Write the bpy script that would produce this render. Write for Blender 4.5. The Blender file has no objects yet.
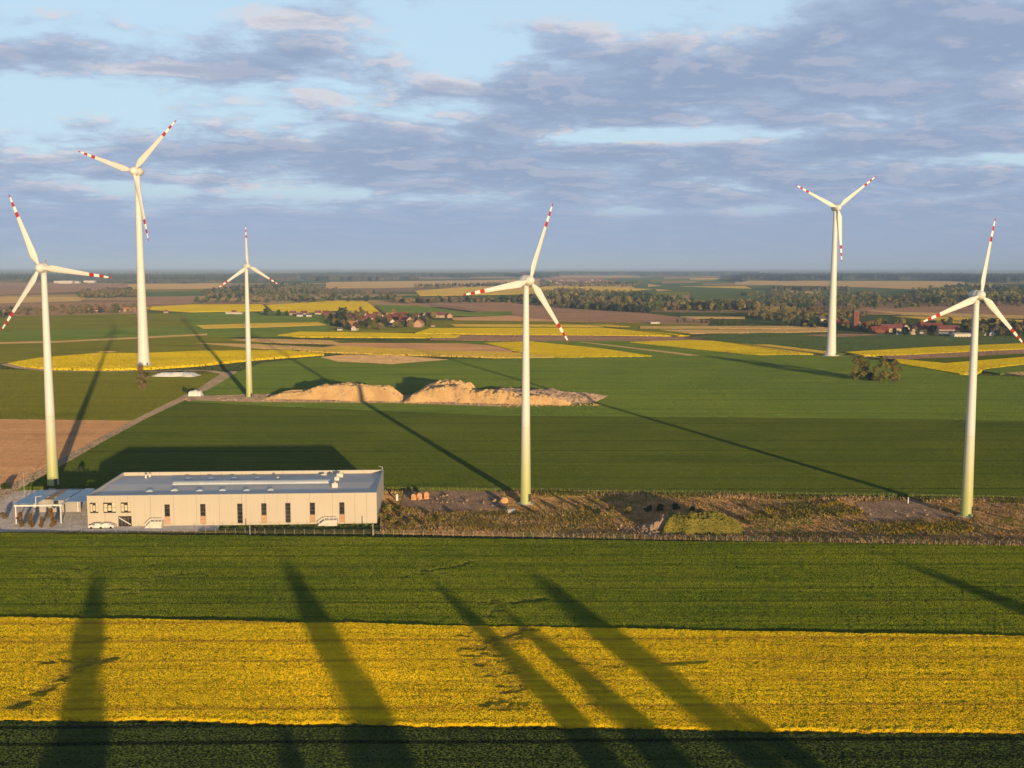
import bpy, bmesh, math, random
import numpy as np
from mathutils import Vector, Matrix

random.seed(7)
RNG = np.random.default_rng(7)
S = bpy.context.scene
COL = S.collection
R = math.radians

# ------------------------------------------------------------------ camera and light constants
W, H, F = 1024, 768, 1094.0
PITCH = math.atan(117.0 / F)
ROLL = R(0.06)
CAMH = 70.0
SUN_AZ = R(18.7)          # the light travels towards +Y, swung 18.7 degrees towards -X
SUN_EL = R(4.4)
LD = Vector((-math.sin(SUN_AZ) * math.cos(SUN_EL), math.cos(SUN_AZ) * math.cos(SUN_EL), -math.sin(SUN_EL)))
EXPOSURE = 0.3
SUN_POWER = 5.0
SKY_POWER = 0.15


def ray(px, py):
    u, v = (px - W / 2) / F, (H / 2 - py) / F
    c, s = math.cos(ROLL), math.sin(ROLL)
    u, v = u * c - v * s * -1 * -1, v * c + u * s     # small roll of the drone
    cp, sp = math.cos(PITCH), math.sin(PITCH)
    return Vector((u, cp + v * sp, -sp + v * cp))


def G(px, py, z=0.0):
    """the point of the ground seen at a pixel of the survey photo"""
    d = ray(px, py)
    t = (CAMH - z) / max(-d.z, 1e-5)
    return Vector((d.x * t, d.y * t, z))


def proj(p):
    d = Vector(p) - Vector((0, 0, CAMH))
    cp, sp = math.cos(PITCH), math.sin(PITCH)
    fw = d.y * cp - d.z * sp
    up = d.y * sp + d.z * cp
    u, v = d.x / fw, up / fw
    c, s = math.cos(ROLL), math.sin(ROLL)
    u2, v2 = u * c + v * s, v * c - u * s
    return (W / 2 + u2 * F, H / 2 - v2 * F)


def at_height(px, py, base):
    """height above the ground at the distance of base for a pixel"""
    d = ray(px, py)
    return CAMH + d.z * (base.y / d.y)


def mpp(base):
    return base.y / F


# ------------------------------------------------------------------ scene helpers
def link(o, parent=None):
    COL.objects.link(o)
    if parent is not None:
        o.parent = parent
    return o


def tag(o, label=None, cat=None, group=None, kind=None):
    if label: o['label'] = label
    if cat: o['category'] = cat
    if group: o['group'] = group
    if kind: o['kind'] = kind
    return o


def empty(name, loc, rz=0.0):
    o = bpy.data.objects.new(name, None)
    o.location = loc
    o.rotation_euler = (0, 0, rz)
    o.empty_display_size = 0.5
    return link(o)


def obj_bm(name, bm, mats, parent=None, smooth=False):
    me = bpy.data.meshes.new(name)
    bmesh.ops.recalc_face_normals(bm, faces=bm.faces)
    bm.to_mesh(me)
    bm.free()
    for m in (mats if isinstance(mats, (list, tuple)) else [mats]):
        me.materials.append(m)
    if smooth:
        me.polygons.foreach_set('use_smooth', [True] * len(me.polygons))
    return link(bpy.data.objects.new(name, me), parent)


def mesh_np(name, verts, faces, mats, mat_idx=None, smooth=False):
    """verts (n,3); faces (m,k) with one k"""
    verts = np.asarray(verts, dtype=np.float32)
    faces = np.asarray(faces, dtype=np.int32)
    me = bpy.data.meshes.new(name)
    n, (m, k) = len(verts), faces.shape
    me.vertices.add(n)
    me.vertices.foreach_set('co', verts.ravel())
    me.loops.add(m * k)
    me.loops.foreach_set('vertex_index', faces.ravel())
    me.polygons.add(m)
    me.polygons.foreach_set('loop_start', np.arange(0, m * k, k, dtype=np.int32))
    me.polygons.foreach_set('loop_total', np.full(m, k, dtype=np.int32))
    for mm in (mats if isinstance(mats, (list, tuple)) else [mats]):
        me.materials.append(mm)
    if mat_idx is not None:
        me.polygons.foreach_set('material_index', np.asarray(mat_idx, dtype=np.int32))
    if smooth:
        me.polygons.foreach_set('use_smooth', np.ones(m, dtype=bool))
    me.update(calc_edges=True)
    return me


def obj_np(name, verts, faces, mats, mat_idx=None, parent=None, smooth=False):
    return link(bpy.data.objects.new(name, mesh_np(name, verts, faces, mats, mat_idx, smooth)), parent)


def copy_tree(o, parent=None):
    c = o.copy()
    link(c)
    if parent is not None:
        c.parent = parent
    for ch in list(o.children):
        copy_tree(ch, c)
    return c


def box(bm, x0, x1, y0, y1, z0, z1, mi=0):
    v = [bm.verts.new(p) for p in ((x0, y0, z0), (x1, y0, z0), (x1, y1, z0), (x0, y1, z0),
                                   (x0, y0, z1), (x1, y0, z1), (x1, y1, z1), (x0, y1, z1))]
    for q in ((3, 2, 1, 0), (4, 5, 6, 7), (0, 1, 5, 4), (1, 2, 6, 5), (2, 3, 7, 6), (3, 0, 4, 7)):
        bm.faces.new([v[i] for i in q]).material_index = mi


def prism(bm, pts, z0, z1, mi=0):
    lo = [bm.verts.new((x, y, z0)) for x, y in pts]
    hi = [bm.verts.new((x, y, z1)) for x, y in pts]
    n = len(pts)
    bm.faces.new(hi).material_index = mi
    bm.faces.new(lo[::-1]).material_index = mi
    for i in range(n):
        bm.faces.new((lo[i], lo[(i + 1) % n], hi[(i + 1) % n], hi[i])).material_index = mi


def tube(bm, a, b, r0, r1, n=8, mi=0, caps=True):
    a, b = Vector(a), Vector(b)
    d = (b - a).normalized()
    x = d.orthogonal().normalized()
    y = d.cross(x)
    ra, rb = [], []
    for i in range(n):
        t = 2 * math.pi * i / n
        o = x * math.cos(t) + y * math.sin(t)
        ra.append(bm.verts.new(a + o * r0))
        rb.append(bm.verts.new(b + o * r1))
    for i in range(n):
        bm.faces.new((ra[i], ra[(i + 1) % n], rb[(i + 1) % n], rb[i])).material_index = mi
    if caps:
        bm.faces.new(ra[::-1]).material_index = mi
        bm.faces.new(rb).material_index = mi


def lathe(bm, prof, n=32, axis='z', mi=0, cap=True):
    """prof: (radius, along)"""
    rings = []
    for r, h in prof:
        ring = []
        for i in range(n):
            t = 2 * math.pi * i / n
            c, s = r * math.cos(t), r * math.sin(t)
            ring.append(bm.verts.new((c, s, h) if axis == 'z' else (c, h, s)))
        rings.append(ring)
    for a, b in zip(rings, rings[1:]):
        for i in range(n):
            bm.faces.new((a[i], a[(i + 1) % n], b[(i + 1) % n], b[i])).material_index = mi
    if cap:
        bm.faces.new(rings[0][::-1]).material_index = mi
        bm.faces.new(rings[-1]).material_index = mi


# ------------------------------------------------------------------ materials
def new_mat(name):
    m = bpy.data.materials.new(name)
    m.use_nodes = True
    m.cycles.use_bump_map_correction = False
    nt = m.node_tree
    nt.nodes.clear()
    out = nt.nodes.new('ShaderNodeOutputMaterial')
    return m, nt, out


class N:
    """tiny node-graph helper"""
    def __init__(self, nt):
        self.nt = nt

    def node(self, t, **kw):
        n = self.nt.nodes.new(t)
        for k, v in kw.items():
            setattr(n, k, v)
        return n

    def set(self, sock, v):
        if isinstance(v, bpy.types.NodeSocket):
            self.nt.links.new(v, sock)
        else:
            sock.default_value = v

    def math(self, op, a, b=0.0, c=0.0, clamp=False):
        n = self.node('ShaderNodeMath', operation=op, use_clamp=clamp)
        self.set(n.inputs[0], a); self.set(n.inputs[1], b); self.set(n.inputs[2], c)
        return n.outputs[0]

    def vmath(self, op, a, b=(0, 0, 0)):
        n = self.node('ShaderNodeVectorMath', operation=op)
        self.set(n.inputs[0], a)
        if op == 'SCALE':
            self.set(n.inputs['Scale'], b)
        else:
            self.set(n.inputs[1], b)
        return n.outputs[0]

    def noise(self, vec, scale=1.0, detail=2.0, rough=0.5, dist=0.0, out=0):
        n = self.node('ShaderNodeTexNoise')
        self.set(n.inputs['Vector'], vec)
        n.inputs['Scale'].default_value = scale
        n.inputs['Detail'].default_value = detail
        n.inputs['Roughness'].default_value = rough
        n.inputs['Distortion'].default_value = dist
        return n.outputs[out]

    def mix(self, f, a, b):
        n = self.node('ShaderNodeMix', data_type='RGBA')
        self.set(n.inputs[0], f); self.set(n.inputs[6], a); self.set(n.inputs[7], b)
        return n.outputs[2]

    def ramp(self, f, lo, hi, a=0.0, b=1.0, smooth=True):
        n = self.node('ShaderNodeMapRange', interpolation_type='SMOOTHSTEP' if smooth else 'LINEAR')
        self.set(n.inputs[0], f)
        n.inputs[1].default_value, n.inputs[2].default_value = lo, hi
        n.inputs[3].default_value, n.inputs[4].default_value = a, b
        return n.outputs[0]

    def mapping(self, vec, rz=0.0, scale=(1, 1, 1)):
        n = self.node('ShaderNodeMapping')
        self.set(n.inputs[0], vec)
        n.inputs[2].default_value = (0, 0, rz)
        n.inputs[3].default_value = scale
        return n.outputs[0]

    def pos(self):
        return self.node('ShaderNodeNewGeometry').outputs['Position']


def c4(c):
    return (c[0], c[1], c[2], 1.0)


def canopy_normal(g, grain, tilt, p):
    """leaves and clods face every way: the surface normal is tilted at random by a fine noise"""
    n = g.noise(p, grain, 2.0, 0.6, out=1)
    n = g.vmath('SUBTRACT', n, (0.5, 0.5, 0.5))
    n = g.vmath('SCALE', n, tilt)
    n = g.vmath('ADD', n, g.vmath('SCALE', g.node('ShaderNodeNewGeometry').outputs['Normal'], 0.30))
    return g.vmath('NORMALIZE', n)


def crop(name, c1, c2, ang=0.0, row=6.0, grain=1.6, tilt=3.4, macro=0.012, streak=0.5, extra=None, tram=0.0, tram_col=None, patch=0.55):
    m, nt, out = new_mat(name)
    g = N(nt)
    p = g.pos()
    mp = g.mapping(p, -ang, (0.012, 1.0, 1.0))
    st = g.noise(mp, 1.0 / row, 3.0, 0.6)
    big = g.noise(p, macro, 4.0, 0.55)
    fine = g.noise(p, 0.35, 3.0, 0.6)
    f = g.math('ADD', g.math('MULTIPLY', st, streak), g.math('MULTIPLY', big, 1.0 - streak))
    f = g.math('ADD', f, g.math('MULTIPLY', g.math('SUBTRACT', fine, 0.5), 0.35))
    col = g.mix(g.ramp(f, 0.34, 0.66), c4(c1), c4(c2))
    pt = g.noise(g.mapping(p, -ang, (0.35, 1.0, 1.0)), 0.03, 6.0, 0.65, 0.4)
    col = g.mix(g.ramp(pt, 0.50, 0.72, 0.0, patch), col, c4((c1[0] * 0.62, c1[1] * 0.70, c1[2] * 0.8)))
    col = g.mix(g.ramp(pt, 0.44, 0.28, 0.0, patch), col, c4((c2[0] * 1.25, c2[1] * 1.12, c2[2] * 1.1)))
    if tram:
        rp = g.mapping(p, -ang, (1, 1, 1))
        sx = g.node('ShaderNodeSeparateXYZ'); g.set(sx.inputs[0], rp)
        y = g.math('ADD', sx.outputs[1], g.math('MULTIPLY', g.noise(p, 0.03, 2.0), 1.5))
        t = g.math('PINGPONG', y, tram / 2)
        line = g.ramp(t, 0.35, 0.9, 1.0, 0.0)
        line = g.math('MULTIPLY', line, g.ramp(g.noise(mp, 0.11, 2.0), 0.35, 0.6, 0.25, 0.9))
        col = g.mix(line, col, c4(tram_col or [x * 0.55 for x in c1]))
    if extra:
        a = g.node('ShaderNodeAttribute', attribute_name='lodged')
        f2 = g.math('MULTIPLY', a.outputs['Fac'], g.ramp(g.noise(p, 0.8, 3.0), 0.3, 0.6))
        col = g.mix(f2, col, c4(extra))
    bs = g.node('ShaderNodeBsdfDiffuse')
    bs.inputs['Roughness'].default_value = 1.0
    g.set(bs.inputs['Color'], col)
    g.set(bs.inputs['Normal'], canopy_normal(g, grain, tilt, p))
    nt.links.new(bs.outputs[0], out.inputs[0])
    return m


def rough_mat(name, c1, c2, scale=0.3, detail=5.0, tilt=0.0, grain=1.5, rough=0.9, spec=0.2, lo=0.35, hi=0.65, bump=0.0, bscale=2.0):
    m, nt, out = new_mat(name)
    g = N(nt)
    p = g.node('ShaderNodeTexCoord').outputs['Object'] if not tilt else g.pos()
    col = g.mix(g.ramp(g.noise(p, scale, detail, 0.6), lo, hi), c4(c1), c4(c2))
    if tilt:
        bs = g.node('ShaderNodeBsdfDiffuse')
        bs.inputs['Roughness'].default_value = 1.0
        g.set(bs.inputs['Normal'], canopy_normal(g, grain, tilt, p))
        g.set(bs.inputs['Color'], col)
    else:
        bs = g.node('ShaderNodeBsdfPrincipled')
        g.set(bs.inputs['Base Color'], col)
        bs.inputs['Roughness'].default_value = rough
        bs.inputs['Specular IOR Level'].default_value = spec
        if bump:
            b = g.node('ShaderNodeBump')
            b.inputs['Strength'].default_value = bump
            b.inputs['Distance'].default_value = 0.3
            g.set(b.inputs['Height'], g.noise(p, bscale, 4.0, 0.6))
            g.set(bs.inputs['Normal'], b.outputs[0])
    nt.links.new(bs.outputs[0], out.inputs[0])
    return m


def leaf_mat(name, c1, c2, c3=None, trans=0.25):
    m, nt, out = new_mat(name)
    g = N(nt)
    p = g.pos()
    col = g.mix(g.ramp(g.noise(p, 0.09, 3.0), 0.36, 0.64), c4(c1), c4(c2))
    inf = g.node('ShaderNodeObjectInfo')
    col = g.mix(g.math('MULTIPLY', inf.outputs['Random'], 0.5), col, c4(c3 or c1))
    d = g.node('ShaderNodeBsdfDiffuse'); g.set(d.inputs[0], col)
    t = g.node('ShaderNodeBsdfTranslucent'); g.set(t.inputs[0], col)
    mx = g.node('ShaderNodeMixShader'); mx.inputs[0].default_value = trans
    nt.links.new(d.outputs[0], mx.inputs[1]); nt.links.new(t.outputs[0], mx.inputs[2])
    nt.links.new(mx.outputs[0], out.inputs[0])
    return m


M = {}


def waste_material():
    m, nt, out = new_mat('waste_ground')
    g = N(nt)
    p = g.pos()
    a = g.noise(p, 0.16, 6.0, 0.62)
    b_ = g.noise(g.vmath('ADD', p, (37.0, 11.0, 3.0)), 0.07, 5.0, 0.6, 0.5)
    col = g.mix(g.ramp(a, 0.36, 0.64), c4((0.34, 0.21, 0.08)), c4((0.62, 0.38, 0.18)))
    col = g.mix(g.ramp(b_, 0.50, 0.60, 0.0, 0.85), col, c4((0.24, 0.23, 0.04)))
    col = g.mix(g.ramp(b_, 0.40, 0.32, 0.0, 0.9), col, c4((0.34, 0.23, 0.16)))
    bs = g.node('ShaderNodeBsdfDiffuse')
    bs.inputs['Roughness'].default_value = 1.0
    g.set(bs.inputs['Normal'], canopy_normal(g, 3.0, 3.2, p))
    g.set(bs.inputs['Color'], col)
    nt.links.new(bs.outputs[0], out.inputs[0])
    return m


# crops; rows run nearly along the building
FA = R(1.0)
M['rape_near'] = crop('rape_bloom_close', (0.564, 0.385, 0.009), (0.790, 0.578, 0.011), FA, 1.5, 5.0, 2.3, 0.03, 0.78, extra=(0.26, 0.19, 0.03), tram=10.5, tram_col=(0.46, 0.29, 0.02))
M['rape'] = crop('rape_bloom', (0.68, 0.52, 0.01), (0.78, 0.62, 0.012), FA, 8.0, 1.2, 3.4)
M['rape_pale'] = crop('rape_bloom_fading', (0.62, 0.46, 0.09), (0.72, 0.52, 0.07), FA, 12.0, 1.2, 3.4)
M['wheat_near'] = crop('wheat_close', (0.100, 0.158, 0.012), (0.215, 0.255, 0.016), FA, 1.3, 4.0, 4.4, 0.03, 0.72, extra=(0.25, 0.27, 0.04), tram=9.3, tram_col=(0.085, 0.12, 0.012))
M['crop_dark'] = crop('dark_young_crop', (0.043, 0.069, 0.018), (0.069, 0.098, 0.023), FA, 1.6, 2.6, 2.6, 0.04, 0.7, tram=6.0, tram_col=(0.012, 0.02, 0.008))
M['wheat_dark'] = crop('wheat_dark', (0.088, 0.130, 0.018), (0.125, 0.163, 0.020), FA, 5.0, 4.0, 3.0, 0.015, 0.5, tram=24.0, tram_col=(0.035, 0.062, 0.012))
M['wheat_mid'] = crop('wheat_mid', (0.141, 0.220, 0.037), (0.185, 0.260, 0.041), FA, 8.0, 3.0, 3.2, 0.01, 0.4, tram=27.0, tram_col=(0.085, 0.125, 0.022))
M['wheat_blue'] = crop('wheat_bluish', (0.088, 0.144, 0.050), (0.119, 0.169, 0.056), FA, 10.0, 1.0, 3.2)
M['olive'] = crop('young_cereal_olive', (0.172, 0.190, 0.021), (0.218, 0.230, 0.025), FA, 10.0, 3.0, 3.2, 0.01, 0.5)
M['soil'] = crop('bare_soil', (0.529, 0.310, 0.161), (0.644, 0.391, 0.218), R(6), 3.0, 4.0, 3.0, 0.02, 0.6)
M['soil_pink'] = crop('bare_soil_pinkish', (0.30, 0.19, 0.13), (0.38, 0.25, 0.17), FA, 14.0, 1.0, 3.0)
M['straw'] = crop('stubble', (0.50, 0.36, 0.17), (0.62, 0.44, 0.19), FA, 14.0, 1.0, 3.2)
M['track'] = crop('gravel_track', (0.36, 0.28, 0.20), (0.46, 0.36, 0.26), FA, 2.0, 2.0, 2.6)
M['sand'] = rough_mat('heaped_sand', (0.50, 0.325, 0.155), (0.62, 0.42, 0.21), 0.12, 5, tilt=0.7, grain=0.9)
M['sand_grey'] = rough_mat('heaped_grey_earth', (0.34, 0.24, 0.17), (0.46, 0.33, 0.23), 0.15, 5, tilt=1.0, grain=0.8)
M['waste'] = waste_material()
M['waste_green'] = rough_mat('waste_ground_green', (0.17, 0.16, 0.03), (0.25, 0.22, 0.045), 0.3, 5, tilt=2.0, grain=3.0)
M['dirt'] = rough_mat('trodden_dirt', (0.20, 0.14, 0.10), (0.28, 0.20, 0.15), 0.2, 5, tilt=0.9, grain=4.0)
M['paving'] = rough_mat('yard_paving', (0.42, 0.39, 0.38), (0.54, 0.50, 0.48), 0.3, 4, tilt=0.5, grain=5.0)


def ground_material():
    m, nt, out = new_mat('open_country')
    g = N(nt)
    p = g.pos()
    mp = g.mapping(p, R(8), (1 / 900.0, 1 / 420.0, 0))
    v = g.node('ShaderNodeTexVoronoi', feature='F1')
    g.set(v.inputs['Vector'], g.vmath('ADD', mp, g.vmath('SCALE', g.noise(p, 0.0006, 1.0, out=1), 0.6)))
    v.inputs['Scale'].default_value = 1.0
    v.inputs['Randomness'].default_value = 0.85
    sep = g.node('ShaderNodeSeparateColor'); g.set(sep.inputs[0], v.outputs['Color'])
    cr = g.node('ShaderNodeValToRGB')
    cr.color_ramp.interpolation = 'CONSTANT'
    stops = [(0.0, (0.06, 0.10, 0.03)), (0.22, (0.10, 0.13, 0.03)), (0.40, (0.30, 0.20, 0.14)), (0.52, (0.05, 0.09, 0.04)),
             (0.66, (0.46, 0.34, 0.16)), (0.76, (0.09, 0.12, 0.035)), (0.88, (0.26, 0.18, 0.13)), (0.95, (0.58, 0.42, 0.08))]
    el = cr.color_ramp.elements
    el[0].position, el[0].color = stops[0][0], c4(stops[0][1])
    el[1].position, el[1].color = stops[1][0], c4(stops[1][1])
    for a, c in stops[2:]:
        e = el.new(a); e.color = c4(c)
    g.set(cr.inputs[0], sep.outputs[0])
    col = g.mix(g.math('MULTIPLY', g.noise(p, 0.01, 4.0), 0.5), cr.outputs[0], c4((0.10, 0.11, 0.04)))
    bs = g.node('ShaderNodeBsdfDiffuse'); bs.inputs['Roughness'].default_value = 1.0
    g.set(bs.inputs[0], col)
    g.set(bs.inputs['Normal'], canopy_normal(g, 0.8, 3.2, p))
    nt.links.new(bs.outputs[0], out.inputs[0])
    return m


M['ground'] = ground_material()


def tower_material(green):
    m, nt, out = new_mat('turbine_tower_paint' + ('_green_foot' if green else ''))
    g = N(nt)
    oc = g.node('ShaderNodeTexCoord').outputs['Object']
    sp = g.node('ShaderNodeSeparateXYZ'); g.set(sp.inputs[0], oc)
    base = c4((0.70, 0.69, 0.66))
    col = base
    if green:
        cr = g.node('ShaderNodeValToRGB'); cr.color_ramp.interpolation = 'EASE'
        el = cr.color_ramp.elements
        el[0].position, el[0].color = 0.0, c4((0.40, 0.44, 0.15))
        el[1].position, el[1].color = 1.0, base
        for a, c in ((0.18, (0.46, 0.49, 0.19)), (0.40, (0.52, 0.53, 0.27)), (0.62, (0.58, 0.58, 0.38)), (0.82, (0.63, 0.61, 0.48))):
            el.new(a).color = c4(c)
        g.set(cr.inputs[0], g.math('DIVIDE', sp.outputs[2], 26.0, clamp=True))
        col = cr.outputs[0]
    # dirt streaks and section joints
    st = g.noise(g.mapping(oc, 0, (1.2, 1.2, 0.03)), 1.0, 4.0)
    col = g.mix(g.ramp(st, 0.5, 0.8, 0.0, 0.22), col, c4((0.45, 0.42, 0.36)))
    j = g.math('PINGPONG', sp.outputs[2], 11.5)
    col = g.mix(g.ramp(j, 0.05, 0.14, 0.35, 0.0), col, c4((0.4, 0.38, 0.34)))
    bs = g.node('ShaderNodeBsdfPrincipled'); g.set(bs.inputs['Base Color'], col)
    bs.inputs['Roughness'].default_value = 0.5
    nt.links.new(bs.outputs[0], out.inputs[0])
    return m


M['tower_green'] = tower_material(True)
M['tower_plain'] = tower_material(False)
M['white_paint'] = rough_mat('turbine_white', (0.70, 0.69, 0.65), (0.74, 0.73, 0.69), 0.4, 3, rough=0.4, spec=0.4)
M['band_white'] = rough_mat('turbine_band_white', (0.80, 0.79, 0.77), (0.84, 0.83, 0.81), 0.4, 3, rough=0.4)
M['red_paint'] = rough_mat('turbine_red', (0.40, 0.025, 0.022), (0.46, 0.035, 0.03), 0.5, 3, rough=0.45)
M['dark_metal'] = rough_mat('dark_metal', (0.05, 0.05, 0.055), (0.08, 0.08, 0.085), 2.0, 3, rough=0.5)
M['grey_metal'] = rough_mat('grey_metal', (0.32, 0.32, 0.33), (0.42, 0.42, 0.42), 1.0, 3, rough=0.45)
M['post_white'] = rough_mat('white_post', (0.70, 0.68, 0.64), (0.80, 0.78, 0.74), 0.8, 3)
M['post_grey'] = rough_mat('weathered_post', (0.36, 0.32, 0.27), (0.48, 0.44, 0.38), 0.8, 3)
M['wood_post'] = rough_mat('wooden_post', (0.30, 0.22, 0.14), (0.42, 0.32, 0.20), 2.0, 3)
M['white_sheet'] = rough_mat('white_sheeting', (0.74, 0.72, 0.68), (0.84, 0.82, 0.78), 0.3, 4, rough=0.6, bump=0.3, bscale=0.8)
M['bark'] = rough_mat('bark', (0.10, 0.07, 0.045), (0.20, 0.15, 0.10), 1.5, 4)
M['leaf_olive'] = leaf_mat('leaf_olive', (0.17, 0.165, 0.04), (0.28, 0.25, 0.06), (0.26, 0.19, 0.07))
M['leaf_green'] = leaf_mat('leaf_green', (0.078, 0.116, 0.031), (0.139, 0.171, 0.043), (0.171, 0.155, 0.046))
M['leaf_dark'] = leaf_mat('leaf_dark', (0.034, 0.059, 0.028), (0.062, 0.090, 0.037), (0.078, 0.093, 0.046))
M['leaf_brown'] = leaf_mat('leaf_brown', (0.20, 0.155, 0.075), (0.28, 0.21, 0.095), (0.17, 0.15, 0.06))
M['leaf_rust'] = leaf_mat('leaf_rust', (0.20, 0.10, 0.04), (0.27, 0.15, 0.055), (0.17, 0.13, 0.045))
M['dry_grass'] = leaf_mat('dry_grass', (0.48, 0.32, 0.14), (0.62, 0.42, 0.22), None, 0.3)
M['green_weed'] = leaf_mat('green_weed', (0.17, 0.17, 0.035), (0.25, 0.22, 0.05), None, 0.3)
M['yellow_weed'] = leaf_mat('yellow_weed', (0.38, 0.27, 0.03), (0.48, 0.34, 0.04), None, 0.3)


def wall_panel_mat():
    m, nt, out = new_mat('hall_wall_panels')
    g = N(nt)
    oc = g.node('ShaderNodeTexCoord').outputs['Object']
    sp = g.node('ShaderNodeSeparateXYZ'); g.set(sp.inputs[0], oc)
    j = g.math('PINGPONG', g.math('ADD', sp.outputs[0], 1.5), 3.05)
    seam = g.ramp(j, 0.03, 0.10, 0.75, 0.0)
    j2 = g.math('PINGPONG', sp.outputs[0], 0.5)
    rib = g.ramp(j2, 0.0, 0.5, 0.0, 0.10)
    base = g.mix(g.noise(oc, 0.15, 4.0), c4((0.50, 0.445, 0.36)), c4((0.56, 0.505, 0.41)))
    col = g.mix(seam, base, c4((0.30, 0.26, 0.22)))
    col = g.mix(rib, col, c4((0.40, 0.35, 0.30)))
    st = g.noise(g.mapping(oc, 0, (1.5, 1.5, 0.08)), 1.0, 4.0)
    col = g.mix(g.ramp(st, 0.52, 0.8, 0.0, 0.25), col, c4((0.38, 0.33, 0.28)))
    bs = g.node('ShaderNodeBsdfPrincipled'); g.set(bs.inputs['Base Color'], col)
    bs.inputs['Roughness'].default_value = 0.55
    nt.links.new(bs.outputs[0], out.inputs[0])
    return m


M['hall_wall'] = wall_panel_mat()
M['roof_sheet'] = rough_mat('roof_membrane', (0.62, 0.58, 0.55), (0.76, 0.71, 0.67), 0.06, 6, rough=0.6, spec=0.3)
M['parapet'] = rough_mat('parapet_cladding', (0.50, 0.445, 0.36), (0.56, 0.505, 0.41), 0.2, 3, rough=0.6)
M['coping'] = rough_mat('parapet_coping', (0.42, 0.40, 0.38), (0.50, 0.48, 0.45), 0.5, 3, rough=0.4, spec=0.5)
M['skylight'] = rough_mat('skylight_polycarbonate', (0.50, 0.55, 0.60), (0.58, 0.62, 0.66), 0.4, 3, rough=0.35, spec=0.6)
M['glass'] = rough_mat('window_glass', (0.02, 0.022, 0.025), (0.06, 0.055, 0.05), 0.35, 3, rough=0.08, spec=0.9)
M['frame'] = rough_mat('window_frame', (0.16, 0.12, 0.10), (0.22, 0.17, 0.14), 1.0, 3)
M['lit_blind'] = rough_mat('window_blind', (0.55, 0.50, 0.36), (0.66, 0.60, 0.44), 0.8, 3)  # pale colour stands in for the bright reflection on the office glass
M['concrete'] = rough_mat('pale_concrete', (0.62, 0.58, 0.51), (0.70, 0.66, 0.59), 0.8, 4)
M['blue_panel'] = rough_mat('blue_roof_panel', (0.10, 0.20, 0.36), (0.16, 0.28, 0.46), 0.5, 4, rough=0.35, spec=0.5)
M['brick_red'] = rough_mat('brick_red', (0.180, 0.064, 0.041), (0.225, 0.086, 0.056), 0.4, 4)
M['tile_red'] = rough_mat('roof_tile_red', (0.150, 0.041, 0.030), (0.225, 0.068, 0.045), 0.3, 4)
M['tile_rose'] = rough_mat('roof_tile_rose', (0.180, 0.060, 0.064), (0.240, 0.090, 0.086), 0.3, 4)
M['tile_orange'] = rough_mat('roof_tile_orange', (0.40, 0.17, 0.085), (0.48, 0.23, 0.12), 0.3, 4)
M['slate'] = rough_mat('roof_slate', (0.10, 0.10, 0.12), (0.16, 0.15, 0.17), 0.4, 4)
M['render_white'] = rough_mat('house_render_white', (0.55, 0.49, 0.42), (0.66, 0.60, 0.52), 0.4, 4)
M['render_cream'] = rough_mat('house_render_cream', (0.44, 0.34, 0.24), (0.52, 0.41, 0.30), 0.4, 4)
M['render_tan'] = rough_mat('house_render_tan', (0.46, 0.28, 0.18), (0.54, 0.34, 0.23), 0.4, 4)
M['render_grey'] = rough_mat('house_render_grey', (0.36, 0.34, 0.33), (0.44, 0.42, 0.40), 0.4, 4)
M['tyre'] = rough_mat('tyre', (0.02, 0.02, 0.02), (0.04, 0.04, 0.04), 3, 3)
M['brick_stack'] = rough_mat('brick_stack', (0.50, 0.24, 0.12), (0.66, 0.38, 0.22), 1.2, 4)

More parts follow.
